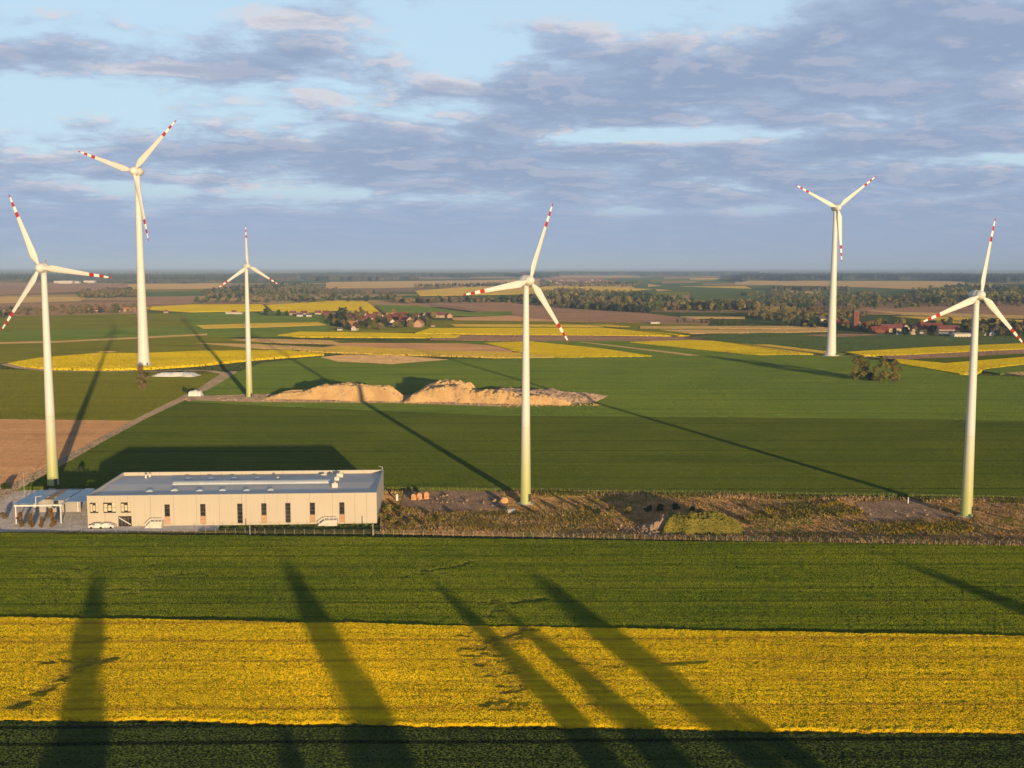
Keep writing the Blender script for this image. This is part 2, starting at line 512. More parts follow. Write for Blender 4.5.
# ------------------------------------------------------------------ world: daylight sky with broken evening cloud
def build_world():
    w = bpy.data.worlds.new('World')
    S.world = w
    w.use_nodes = True
    nt = w.node_tree
    nt.nodes.clear()
    g = N(nt)
    out = g.node('ShaderNodeOutputWorld')
    bg = g.node('ShaderNodeBackground')
    bg.inputs['Strength'].default_value = SKY_POWER
    sky = g.node('ShaderNodeTexSky', sky_type='NISHITA')
    sky.sun_disc = False
    sky.sun_elevation = SUN_EL
    sky.sun_rotation = math.pi - SUN_AZ
    sky.altitude = 150.0
    sky.air_density = 1.0
    sky.dust_density = 1.2
    sky.ozone_density = 2.0
    d = g.node('ShaderNodeTexCoord').outputs['Generated']
    sp = g.node('ShaderNodeSeparateXYZ'); g.set(sp.inputs[0], d)
    x, y, z = sp.outputs
    zz = g.math('ADD', g.math('MAXIMUM', z, 0.0), 0.13)
    cx = g.node('ShaderNodeCombineXYZ')
    g.set(cx.inputs[0], g.math('DIVIDE', x, zz)); g.set(cx.inputs[1], g.math('DIVIDE', y, zz))
    cx.inputs[2].default_value = 0.0
    p = cx.outputs[0]
    n1 = g.noise(p, 2.7, 10.0, 0.60, 0.12)
    pin = g.vmath('ADD', p, (0.05, -0.10, 0.0))
    n2 = g.noise(pin, 2.7, 10.0, 0.60, 0.12)
    bank = g.noise(p, 0.8, 3.0, 0.5)

    K = 1.0 / SKY_POWER
    def blob(px, py, sx, sy, a):
        bx, bz = (px - 512) / F, (271 - py) / F
        ux = g.math('DIVIDE', g.math('SUBTRACT', x, bx), sx / F)
        uz = g.math('DIVIDE', g.math('SUBTRACT', z, bz), sy / F)
        r = g.math('ADD', g.math('MULTIPLY', ux, ux), g.math('MULTIPLY', uz, uz))
        return g.math('MULTIPLY', g.math('EXPONENT', g.math('MULTIPLY', r, -1.0)), a)
    cov = None
    for b in ((110, 18, 150, 42, -0.26), (560, 18, 150, 34, -0.20), (960, -5, 70, 22, -0.12), (640, 145, 115, 8, -0.34), (300, 201, 190, 7, -0.24), (690, 217, 120, 6, -0.22), (985, 172, 60, 5, -0.26), (860, 20, 40, 12, -0.1), (380, 120, 90, 12, -0.10),
              (60, 125, 170, 30, -0.10), (470, 60, 60, 30, -0.08),
              (830, 85, 260, 70, 0.26), (560, 110, 150, 34, 0.14), (700, 185, 420, 36, 0.16), (320, 30, 70, 22, 0.2), (230, 80, 120, 17, 0.22), (35, 86, 70, 13, 0.2),
              (300, 165, 330, 22, 0.14), (150, 50, 50, 12, 0.06), (430, 145, 160, 20, 0.10), (512, 250, 900, 40, 0.32)):
        v = blob(*b)
        cov = v if cov is None else g.math('ADD', cov, v)
    dens = g.math('ADD', g.math('ADD', n1, g.math('MULTIPLY', g.math('SUBTRACT', bank, 0.5), 0.25)), cov)
    a = g.ramp(dens, 0.43, 0.61)
    thick = g.ramp(dens, 0.50, 0.76)
    relief = g.ramp(g.math('SUBTRACT', n1, n2), 0.0, 0.11)
    lit = (0.66 * K, 0.61 * K, 0.62 * K)
    body = (0.345 * K, 0.435 * K, 0.58 * K)
    core = (0.24 * K, 0.315 * K, 0.46 * K)
    cc = g.mix(thick, c4(body), c4(core))
    cc = g.mix(g.math('MULTIPLY', relief, g.ramp(thick, 0.0, 1.0, 0.75, 0.22)), cc, c4(lit))
    # pale clear blue of the evening sky mixed into the Nishita dome
    clear = g.mix(g.ramp(z, 0.2, 0.55, 0.72, 0.1), sky.outputs[0], c4((0.52 * K, 0.70 * K, 0.87 * K)))
    col = g.mix(a, clear, cc)
    # the grey-blue veil low over the horizon
    low = g.ramp(z, 0.02, 0.085, 0.94, 0.0)
    veil = g.mix(g.ramp(z, 0.0, 0.06), c4((0.27 * K, 0.345 * K, 0.50 * K)), c4((0.275 * K, 0.365 * K, 0.535 * K)))
    warm = g.math('MULTIPLY', g.ramp(x, -0.1, 0.4), 0.35)
    veil = g.mix(warm, veil, c4((0.28 * K, 0.32 * K, 0.43 * K)))
    low = g.math('MULTIPLY', low, g.ramp(g.noise(p, 0.4, 4.0), 0.3, 0.75, 1.0, 0.65))
    col = g.mix(low, col, veil)
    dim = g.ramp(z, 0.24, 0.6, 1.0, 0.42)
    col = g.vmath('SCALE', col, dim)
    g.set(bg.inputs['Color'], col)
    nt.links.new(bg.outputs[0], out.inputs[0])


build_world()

sun = bpy.data.lights.new('sun', 'SUN')
sun.energy = SUN_POWER
sun.angle = R(0.5)
sun.color = (1.0, 0.70, 0.36)
so = bpy.data.objects.new('sun', sun)
so.rotation_euler = LD.to_track_quat('-Z', 'Y').to_euler()
so.location = (60, -200, 150)
link(so)

cam = bpy.data.cameras.new('camera')
cam.sensor_width = 36.0
cam.lens = 36.0 * F / W
cam.clip_start = 0.5
cam.clip_end = 120000.0
co = bpy.data.objects.new('camera', cam)
fwd = Vector((0, math.cos(PITCH), -math.sin(PITCH)))
up = Vector((0, math.sin(PITCH), math.cos(PITCH)))
rt = Vector((1, 0, 0))
c_, s_ = math.cos(ROLL), math.sin(ROLL)
rt2, up2 = rt * c_ + up * s_, up * c_ - rt * s_
co.matrix_world = Matrix(((rt2.x, up2.x, -fwd.x, 0), (rt2.y, up2.y, -fwd.y, 0), (rt2.z, up2.z, -fwd.z, CAMH), (0, 0, 0, 1)))
link(co)
S.camera = co


def ray(px, py):
    u, v = (px - W / 2) / F, (H / 2 - py) / F
    return fwd + rt2 * u + up2 * v


def proj(p):
    d = Vector(p) - Vector((0, 0, CAMH))
    w_ = d.dot(fwd)
    return (W / 2 + F * d.dot(rt2) / w_, H / 2 - F * d.dot(up2) / w_)


# ------------------------------------------------------------------ ground and fields
def build_ground():
    radii = [0, 60, 150, 300, 600, 1200, 2500, 5000, 10000, 20000, 40000, 80000]
    n = 64
    v, f = [(0, 0, 0)], []
    for r in radii[1:]:
        for i in range(n):
            t = 2 * math.pi * i / n
            v.append((r * math.cos(t), r * math.sin(t), 0))
    bm = bmesh.new()
    bv = [bm.verts.new(p) for p in v]
    for i in range(n):
        bm.faces.new((bv[0], bv[1 + i], bv[1 + (i + 1) % n]))
    for k in range(len(radii) - 2):
        a, b = 1 + k * n, 1 + (k + 1) * n
        for i in range(n):
            bm.faces.new((bv[a + i], bv[b + i], bv[b + (i + 1) % n], bv[a + (i + 1) % n]))
    tag(obj_bm('ground', bm, M['ground']), kind='structure', label='open farmland reaching the horizon')


build_ground()
LAYER = [0]


def field(name, pts, mat, h=0.3, step=0.01, wobble=True):
    """a crop parcel: a low slab of the crop's height over the ground"""
    LAYER[0] += 1
    z = h + LAYER[0] * step
    bm = bmesh.new()
    gp = [G(x, y) for x, y in pts]
    prism(bm, [(p.x, p.y) for p in gp], 0.002, z)
    bmesh.ops.triangulate(bm, faces=[f for f in bm.faces if len(f.verts) > 4])
    return tag(obj_bm(name, bm, M[mat]), kind='structure')


FIELDS = [
    # far, left
    ('stubble_field', [(-60, 285), (60, 284.5), (230, 282.5), (235, 288.5), (130, 290), (-60, 297)], 'soil_pink'),
    ('stubble_field', [(128, 284.5), (225, 283.2), (222, 288.5), (128, 289.5)], 'straw'),
    ('cereal_field', [(120, 291), (200, 290), (205, 296), (130, 297)], 'wheat_blue'),
    ('bare_field', [(150, 297), (200, 296), (190, 304), (128, 305)], 'soil_pink'),
    ('stubble_field', [(-60, 296.5), (88, 297), (80, 301), (-60, 305)], 'straw'),
    ('bare_field', [(-60, 305), (140, 302), (150, 317), (-60, 318)], 'soil_pink'),
    ('cereal_field', [(-60, 318), (180, 313), (200, 331), (-60, 333)], 'olive'),
    ('cereal_field', [(-60, 332), (200, 327), (330, 330), (330, 337), (160, 337), (-60, 343)], 'wheat_mid'),
    ('cereal_field', [(-60, 343), (205, 336), (262, 341), (262, 352), (140, 354), (30, 361), (-60, 366)], 'olive'),
    ('field_margin', [(-60, 344), (60, 341.2), (207, 334), (207, 335.6), (60, 343), (-60, 345.6)], 'straw'),
    ('cereal_field', [(180, 313), (330, 311), (330, 338), (200, 333)], 'wheat_mid'),
    ('rape_field', [(145, 307.5), (190, 305), (262, 304.6), (268, 311), (190, 312.4), (145, 309.5)], 'rape'),
    ('rape_field', [(266, 305.5), (340, 301), (367, 302), (381, 313.5), (300, 313.5), (272, 311)], 'rape'),
    ('rape_field', [(197, 326), (256, 324), (318, 323), (326, 325.5), (256, 328), (203, 329)], 'rape_pale'),
    # centre, far
    ('stubble_field', [(326, 282), (470, 280.5), (540, 279), (540, 286), (470, 287), (326, 288.5)], 'straw'),
    ('rape_field', [(415, 291), (462, 287.5), (600, 287), (652, 289.4), (610, 293), (420, 296)], 'rape_pale'),
    ('bare_field', [(520, 276), (600, 275.6), (690, 277.5), (640, 281.5), (560, 281.6)], 'soil_pink'),
    ('stubble_field', [(560, 283), (640, 285), (650, 288), (540, 287.5)], 'straw'),
    ('cereal_field', [(600, 278.6), (660, 277), (780, 279), (790, 300), (668, 301), (646, 292), (625, 284)], 'wheat_blue'),
    ('bare_field', [(664, 275), (760, 275.4), (735, 278), (664, 279)], 'soil_pink'),
    ('stubble_field', [(648, 284), (662, 286), (648, 287)], 'straw'),
    ('stubble_field', [(655, 289), (672, 290.5), (658, 291.5)], 'straw'),
    ('bare_field', [(660, 296), (790, 294), (790, 301), (660, 303)], 'soil_pink'),
    ('bare_field', [(380, 304.5), (400, 302.5), (512, 302.5), (560, 306.5), (640, 313), (712, 321), (705, 327), (560, 322.5), (478, 312), (430, 306)], 'soil_pink'),
    ('cereal_field', [(374, 305), (420, 306), (470, 312.5), (512, 311.5), (512, 315.5), (440, 316), (385, 314)], 'wheat_mid'),
    ('bare_field', [(450, 318), (512, 316), (570, 322), (512, 322.5), (455, 321)], 'soil'),
    ('cereal_field', [(380, 320), (560, 322), (700, 325), (740, 334), (330, 332), (330, 327)], 'olive'),
    ('stubble_field', [(450, 325), (610, 325.6), (630, 327.5), (455, 327)], 'rape_pale'),
    ('rape_field', [(430, 329), (600, 328.5), (655, 333), (690, 336.6), (600, 336.2), (415, 334)], 'rape'),
    ('rape_field', [(278, 336), (300, 332.6), (400, 334), (460, 336.5), (455, 338.6), (300, 337.6)], 'rape'),
    ('bare_field', [(430, 335.5), (600, 336), (708, 338), (722, 341), (560, 342), (430, 340)], 'soil_pink'),
    ('stubble_field', [(232, 340.4), (256, 339), (355, 341.5), (455, 343), (350, 345), (256, 342.5)], 'straw'),
    ('cereal_field', [(330, 341.3), (480, 341.5), (512, 343.5), (440, 345), (340, 343.5)], 'wheat_dark'),
    ('bare_field', [(310, 350), (352, 343.4), (480, 344.2), (512, 350), (512, 353.5), (430, 352)], 'soil'),
    ('stubble_field', [(196, 343.5), (256, 344.8), (333, 348.5), (310, 350), (256, 349)], 'straw'),
    ('rape_field', [(300, 352), (342, 347), (430, 351.6), (512, 353.5), (565, 358), (520, 359), (380, 355)], 'rape_pale'),
    ('cereal_field', [(440, 343), (580, 341.5), (840, 343), (870, 354), (760, 356.5), (640, 358.5), (560, 350)], 'wheat_mid'),
    ('rape_field', [(484, 344), (530, 342.6), (600, 349.5), (652, 357.4), (560, 358.8), (512, 351)], 'rape'),
    ('field_margin', [(578, 342.6), (583, 342.6), (702, 356.2), (690, 356.6)], 'straw'),
    ('rape_field', [(630, 343.2), (690, 341.2), (714, 342), (760, 346.5), (835, 355), (760, 356.6)], 'rape'),
    ('cereal_field', [(650, 280), (790, 279), (790, 281), (650, 282.3)], 'olive'),
    ('stubble_field', [(690, 278.6), (735, 278.4), (730, 279.4), (690, 279.6)], 'rape_pale'),
    ('bare_field', [(662, 281.5), (700, 281), (694, 283), (662, 283.4)], 'soil_pink'),
    ('bare_field', [(704, 283.6), (770, 282.8), (765, 285.6), (700, 286.3)], 'soil_pink'),
    ('stubble_field', [(680, 286.6), (745, 286.4), (752, 289), (720, 288)], 'rape_pale'),
    ('cereal_field', [(655, 292.6), (780, 290.4), (780, 293.6), (655, 296)], 'olive'),
    ('bare_field', [(560, 276), (640, 276.4), (640, 277.4), (560, 277.2)], 'straw'),
    ('stubble_field', [(390, 277.4), (520, 277.2), (520, 278.4), (390, 278.8)], 'soil_pink'),
    ('bare_field', [(-60, 283), (110, 281.8), (120, 284), (-60, 285.6)], 'soil_pink'),
    ('bare_field', [(120, 279.4), (230, 279), (230, 281.6), (120, 282)], 'soil_pink'),
    ('stubble_field', [(150, 277), (190, 276.7), (190, 277.5), (150, 277.8)], 'rape_pale'),
    ('cereal_field', [(140, 290), (205, 289.4), (200, 291.4), (140, 292)], 'olive'),
    ('cereal_field', [(860, 276.5), (1090, 275.4), (1090, 277), (870, 278)], 'wheat_blue'),
    # right
    ('stubble_field', [(735, 281), (960, 281.5), (974, 286), (952, 291.5), (860, 287), (735, 284.5)], 'straw'),
    ('cereal_field', [(690, 285), (860, 288), (950, 292), (950, 303), (690, 303)], 'wheat_blue'),
    ('stubble_field', [(790, 291), (820, 292), (818, 294.5), (790, 293)], 'straw'),
    ('bare_field', [(800, 300), (1090, 300), (1090, 320), (800, 312)], 'soil_pink'),
    ('stubble_field', [(862, 310.5), (905, 312.5), (1090, 318), (1090, 321), (900, 315)], 'straw'),
    ('rape_field', [(892, 317), (960, 318), (1090, 325), (1090, 330), (950, 323)], 'rape_pale'),
    ('field_margin', [(680, 317), (745, 317.4), (745, 318.8), (690, 318.6)], 'straw'),
    ('field_margin', [(640, 327), (790, 326.5), (830, 328), (830, 329.4), (640, 329)], 'straw'),
    ('stubble_field', [(660, 330.5), (760, 330.5), (836, 328.5), (836, 331.8), (780, 333), (690, 334)], 'straw'),
    ('cereal_field', [(690, 337), (760, 333.5), (1090, 338), (1090, 344), (845, 354), (770, 347.5), (715, 341)], 'wheat_blue'),
    ('bare_field', [(800, 336), (850, 334.6), (886, 335.2), (840, 338)], 'soil_pink'),
    ('rape_field', [(740, 346), (770, 346.2), (835, 354), (835, 356), (790, 354)], 'rape_pale'),
    ('rape_field', [(845, 353.6), (930, 348.6), (1090, 342), (1090, 347), (900, 356.5), (862, 357)], 'rape'),
    ('bare_field', [(880, 357), (1090, 347), (1090, 352), (900, 361.5)], 'soil_pink'),
    ('cereal_field', [(903, 361), (1090, 351.5), (1090, 354), (945, 364.5)], 'wheat_dark'),
    ('rape_field', [(895, 360.5), (945, 365), (1090, 353.5), (1090, 358), (985, 370.5), (975, 376), (960, 376), (900, 365.5)], 'rape'),
    ('cereal_field', [(978, 371.5), (1090, 358), (1090, 371), (1000, 375)], 'wheat_mid'),
    ('bare_field', [(1003, 374.4), (1090, 368), (1090, 379), (1030, 378)], 'straw'),
    # middle distance
    ('cereal_field', [(236, 374), (262, 364), (325, 357.5), (445, 360.5), (560, 359), (660, 358), (770, 356), (838, 356), (898, 365), (960, 376.5), (1100, 381), (1100, 424), (880, 421), (500, 418), (190, 404), (215, 386)], 'wheat_mid'),
    ('rape_field', [(8, 365), (40, 359.5), (100, 354.6), (140, 355), (200, 352.6), (256, 352), (290, 352), (324, 355.6), (256, 360.5), (205, 366), (150, 370), (100, 371), (50, 370.6), (18, 367.5)], 'rape'),
    ('cereal_field', [(-80, 370), (10, 371), (120, 373.5), (222, 374), (212, 386), (136, 423), (-80, 421)], 'olive'),
    ('bare_field', [(-80, 420.5), (134, 423), (62, 465), (2, 492), (-80, 520)], 'soil'),
    ('cereal_field', [(190, 404), (300, 410), (500, 418), (880, 421), (1100, 424.5), (1100, 506), (1000, 499), (384, 490.5), (90, 488), (14, 491), (60, 467), (100, 444), (140, 422.5), (184, 401.5)], 'wheat_dark'),
    ('sand_patch', [(320, 358.5), (345, 356), (400, 357), (448, 361), (392, 365.5), (338, 363)], 'sand'),
    ('sand_patch', [(180, 402), (190, 398), (262, 396), (400, 397), (470, 394), (560, 393), (590, 405), (500, 408.5), (395, 405), (255, 404)], 'sand_grey'),
]
HEIGHT = {'rape': 0.85, 'rape_pale': 0.85}
for nm, pts, mt in FIELDS:
    field(nm, pts, mt, HEIGHT.get(mt, 0.35))


def strip(name, pts, width, mat, z, kind='structure'):
    """a track along ground points, width in metres"""
    gp = [G(x, y) for x, y in pts]
    bm = bmesh.new()
    L, Rr = [], []
    for i, p in enumerate(gp):
        a, b = gp[max(i - 1, 0)], gp[min(i + 1, len(gp) - 1)]
        d = (b - a); d.z = 0; d.normalize()
        n = Vector((-d.y, d.x, 0))
        w_ = width[i] if isinstance(width, (list, tuple)) else width
        L.append(bm.verts.new((p.x + n.x * w_ / 2, p.y + n.y * w_ / 2, z)))
        Rr.append(bm.verts.new((p.x - n.x * w_ / 2, p.y - n.y * w_ / 2, z)))
    for i in range(len(gp) - 1):
        bm.faces.new((L[i], Rr[i], Rr[i + 1], L[i + 1]))
    return tag(obj_bm(name, bm, M[mat]), kind=kind)


strip('farm_track', [(-30, 512), (14, 491), (60, 466), (100, 443), (140, 421.5), (185, 399.5), (205, 390), (216, 383), (228, 375.5), (234, 373)], [5, 5, 4.5, 4.5, 4.5, 6, 7, 8, 9, 5], 'track', 1.12)
strip('farm_track', [(228, 375.6), (210, 372.6), (190, 372), (150, 373), (100, 373), (50, 372.4), (20, 369.5), (6, 365.8), (30, 361.5)], [8, 6, 6, 4.5, 4, 4, 6, 8, 4], 'track', 1.14)
strip('farm_track', [(183, 399.5), (220, 399), (262, 400.5), (330, 404)], 7, 'track', 1.16)
strip('field_path', [(1000, 500), (1024, 513), (1060, 530)], 3.5, 'track', 0.12)
strip('farm_track', [(800, 353), (832, 357.5), (862, 357.5), (900, 361)], 6, 'track', 1.2)
strip('field_path', [(100, 354.5), (106, 353.6), (113, 354.4)], 8, 'sand', 1.9)

# near crops: real relief, metre by metre
def pix_line(pts):
    return [np.array(G(x, y)[:2]) for x, y in pts]


def seg_dist(P, a, b):
    ab = b - a
    t = np.clip(((P - a) @ ab) / (ab @ ab), 0, 1)
    return np.linalg.norm(P - (a + t[:, None] * ab), axis=1)


def smooth_noise(nx, ny, cx, cy, rng):
    gx, gy = int(nx / cx) + 3, int(ny / cy) + 3
    g = rng.random((gy, gx))
    xs, ys = np.arange(nx) / cx, np.arange(ny) / cy
    xi, yi = xs.astype(int), ys.astype(int)
    xf, yf = xs - xi, ys - yi
    xf, yf = xf * xf * (3 - 2 * xf), yf * yf * (3 - 2 * yf)
    a = g[yi][:, xi] * (1 - xf) + g[yi][:, xi + 1] * xf
    b = g[yi + 1][:, xi] * (1 - xf) + g[yi + 1][:, xi + 1] * xf
    return a * (1 - yf)[:, None] + b * yf[:, None]


def near_field(name, top, bottom, mat, h, cell, rough, lodged=(), margin=70, xr=None):
    """top / bottom: pixel edges ((x,y),(x,y)); a grid in field coordinates with rows along the long edge"""
    tl, tr = G(*top[0]), G(*top[1])
    bl, br = G(*bottom[0]), G(*bottom[1])
    nx = int((tr - tl).length / cell)
    ny = int((((tl - bl).length + (tr - br).length) / 2) / (cell * 1.0))
    u = np.linspace(0, 1, nx + 1); v = np.linspace(0, 1, ny + 1)
    U, V = np.meshgrid(u, v)
    def ip(a, b, c, d):
        return (np.array(a[:2])[None, None] * ((1 - U) * (1 - V))[..., None] + np.array(b[:2])[None, None] * (U * (1 - V))[..., None]
                + np.array(c[:2])[None, None] * ((1 - U) * V)[..., None] + np.array(d[:2])[None, None] * (U * V)[..., None])
    P = ip(bl, br, tl, tr)
    rng = np.random.default_rng(len(name) + nx)
    Z = h * (0.82 + rough * (rng.random(U.shape) - 0.5))
    Z += h * 0.06 * (smooth_noise(nx + 1, ny + 1, 6.3, 4.1, rng) - 0.5)
    Z += h * 0.04 * (smooth_noise(nx + 1, ny + 1, 60, 2.2, rng) - 0.5)
    Z += h * 0.08 * (smooth_noise(nx + 1, ny + 1, 240, 7, rng) - 0.5)
    Z += h * 0.12 * (smooth_noise(nx + 1, ny + 1, 30, 18, rng) - 0.5)
    # ragged long edges
    P[..., 1] += (smooth_noise(nx + 1, ny + 1, 3, 400, rng) - 0.5) * 0.7 + (smooth_noise(nx + 1, ny + 1, 40, 400, rng) - 0.5) * 1.2
    P[1:-1, 1:-1] += (rng.random(P[1:-1, 1:-1].shape) - 0.5) * cell * 0.8
    flat = P.reshape(-1, 2)
    lod = np.zeros(len(flat))
    for pts, wd, amt in lodged:
        q = pix_line(pts)
        dmin = np.full(len(flat), 1e9)
        for a, b in zip(q, q[1:]):
            dmin = np.minimum(dmin, seg_dist(flat, a, b))
        lod = np.maximum(lod, amt * np.clip(1.3 - dmin / (wd * 2.0), 0, 1))
    wob = smooth_noise(nx + 1, ny + 1, 9, 5, rng).reshape(-1)
    lod *= np.clip(wob * 1.8 + 0.2, 0, 1)
    Zf = np.maximum(Z.reshape(-1) - lod * h * 0.42, 0.05)
    X = np.concatenate([flat, Zf[:, None]], axis=1)
    # walls down to the ground along the edges
    idx = np.arange((nx + 1) * (ny + 1)).reshape(ny + 1, nx + 1)
    F_ = np.stack([idx[:-1, :-1], idx[:-1, 1:], idx[1:, 1:], idx[1:, :-1]], axis=-1).reshape(-1, 4)
    base = len(X)
    bot = X[idx[0]].copy(); bot[:, 2] = 0.004
    topv = X[idx[-1]].copy(); topv[:, 2] = 0.004
    X = np.concatenate([X, bot, topv])
    b0, t0 = base + np.arange(nx + 1), base + nx + 1 + np.arange(nx + 1)
    w1 = np.stack([b0[:-1], b0[1:], idx[0, 1:], idx[0, :-1]], axis=-1)
    w2 = np.stack([idx[-1, :-1], idx[-1, 1:], t0[1:], t0[:-1]], axis=-1)
    o = obj_np(name, X, np.concatenate([F_, w1, w2]), M[mat])
    at = o.data.attributes.new('lodged', 'FLOAT', 'POINT')
    at.data.foreach_set('value', np.concatenate([lod, np.zeros(2 * (nx + 1))]).astype(np.float32))
    return tag(o, kind='structure')


YL = [
    ([(18, 708), (45, 692), (66, 678), (84, 668), (110, 661)], 0.9, 0.9),
    ([(45, 664), (110, 661)], 0.8, 0.7), ([(60, 655), (105, 640)], 0.8, 0.45), ([(80, 700), (75, 640)], 3.0, 0.25),
    ([(527, 632), (505, 637), (485, 645), (476, 655), (480, 668)], 1.1, 0.95),
    ([(500, 638), (480, 650), (490, 668), (505, 676)], 2.6, 0.75), ([(478, 660), (498, 676), (512, 690), (505, 706)], 1.6, 0.6), ([(486, 706), (500, 700)], 0.9, 0.7),
    ([(470, 632), (462, 640), (470, 655)], 1.0, 0.5), ([(560, 662), (600, 668), (620, 668)], 0.9, 0.5), ([(590, 672), (600, 690), (596, 705)], 1.4, 0.45),
    ([(640, 668), (700, 664)], 0.6, 0.4),
]
GL = [
    ([(408, 577), (435, 570), (470, 563)], 1.0, 0.7), ([(484, 604), (498, 602), (515, 603), (540, 600)], 0.9, 0.8), ([(488, 617), (503, 607), (508, 602)], 0.9, 0.8),
    ([(60, 575), (110, 590), (140, 588)], 1.0, 0.55), ([(130, 598), (150, 580), (185, 574)], 1.4, 0.6), ([(140, 585), (170, 575), (200, 573)], 1.2, 0.6), ([(40, 565), (100, 572), (160, 565)], 0.8, 0.5),
    ([(100, 600), (135, 590), (160, 576)], 1.0, 0.45), ([(0, 560), (60, 556), (120, 560)], 0.8, 0.4), ([(20, 545), (90, 543)], 0.9, 0.4), ([(420, 563), (440, 575), (480, 590)], 1.5, 0.35),
    ([(600, 560), (700, 566), (780, 570)], 0.6, 0.3), ([(540, 575), (600, 590)], 1.2, 0.3),
]
near_field('wheat_field', ((-70, 618), (1094, 640.5)), ((-70, 620), (1094, 643)), 'wheat_near', 0.12, 0.6, 0.3)
near_field('wheat_field', ((-70, 533), (1094, 547.5)), ((-70, 618.2), (1094, 640.2)), 'wheat_near', 0.55, 0.34, 0.06, GL)
near_field('rape_field', ((-70, 618.0), (1094, 640.2)), ((-70, 719.5), (1094, 736.5)), 'rape_near', 0.78, 0.27, 0.05, YL)
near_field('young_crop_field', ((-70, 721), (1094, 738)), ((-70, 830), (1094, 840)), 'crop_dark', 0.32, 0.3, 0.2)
strip('grass_verge', [(-80, 531.5), (380, 532.5), (1100, 547)], 3.0, 'waste', 0.03)
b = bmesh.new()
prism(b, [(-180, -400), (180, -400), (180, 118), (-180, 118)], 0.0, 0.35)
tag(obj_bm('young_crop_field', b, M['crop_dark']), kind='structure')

# waste strip between the fences, yard
WASTE = [(380, 491), (600, 493), (1000, 499), (1100, 504), (1100, 549), (700, 541), (380, 534)]
field('waste_ground', WASTE, 'waste', 0.2 - 0.01 * (LAYER[0] + 1))


def flat(name, pts, mat, z):
    bm = bmesh.new()
    bm.faces.new([bm.verts.new((p.x, p.y, z)) for p in (G(*q) for q in pts)])
    return tag(obj_bm(name, bm, M[mat]), kind='structure')


flat('dirt_patch', [(405, 492), (500, 491), (508, 508), (440, 512), (400, 506)], 'dirt', 0.26)
flat('dirt_patch', [(620, 530), (668, 524), (690, 536), (650, 539)], 'dirt', 0.25)
flat('dirt_patch', [(855, 503), (915, 500), (955, 518), (870, 522)], 'dirt', 0.25)
flat('yard', [(-60, 500), (20, 488), (84, 489), (96, 531), (-60, 533)], 'paving', 0.05)
flat('access_road', [(-60, 512), (8, 490), (30, 489), (10, 512), (-60, 532)], 'paving', 0.054)
flat('yard', [(86, 526), (220, 524), (218, 531), (84, 532)], 'paving', 0.046)

# ------------------------------------------------------------------ wind turbines
def blade_mesh(R_):
    """tapered twisted blade along +Z from the hub, chord in X; red and white bands at the tip"""
    st = [(0.02, 0.030, 1.0, 0), (0.06, 0.031, 0.95, 0), (0.11, 0.050, 0.6, 14), (0.17, 0.074, 0.36, 12), (0.25, 0.068, 0.28, 9), (0.38, 0.056, 0.23, 7),
          (0.52, 0.046, 0.19, 6), (0.69, 0.036, 0.17, 3), (0.755, 0.032, 0.17, 2), (0.83, 0.027, 0.16, 1), (0.89, 0.022, 0.16, 0), (0.955, 0.016, 0.16, 0), (0.985, 0.011, 0.16, -1), (1.0, 0.004, 0.2, -1)]
    n = 14
    bm = bmesh.new()
    rings = []
    for r, c, t, tw in st:
        ring = []
        a = R(tw + 6)
        for i in range(n):
            th = 2 * math.pi * i / n
            x = c * R_ * (0.5 * math.cos(th) - (0.14 if r > 0.1 else 0.0)) * 1.27
            y = c * R_ * t * 0.5 * math.sin(th) * (1.15 if math.cos(th) > 0 else 0.8) * 1.3
            ring.append(bm.verts.new((x * math.cos(a) - y * math.sin(a), x * math.sin(a) + y * math.cos(a), r * R_)))
        rings.append(ring)
    red = {7: 1, 8: 2, 9: 1, 10: 2, 11: 1, 12: 1}
    for k, (p, q) in enumerate(zip(rings, rings[1:])):
        for i in range(n):
            bm.faces.new((p[i], p[(i + 1) % n], q[(i + 1) % n], q[i])).material_index = red.get(k, 0)
    bm.faces.new(rings[0][::-1]); bm.faces.new(rings[-1]).material_index = 1
    return bm


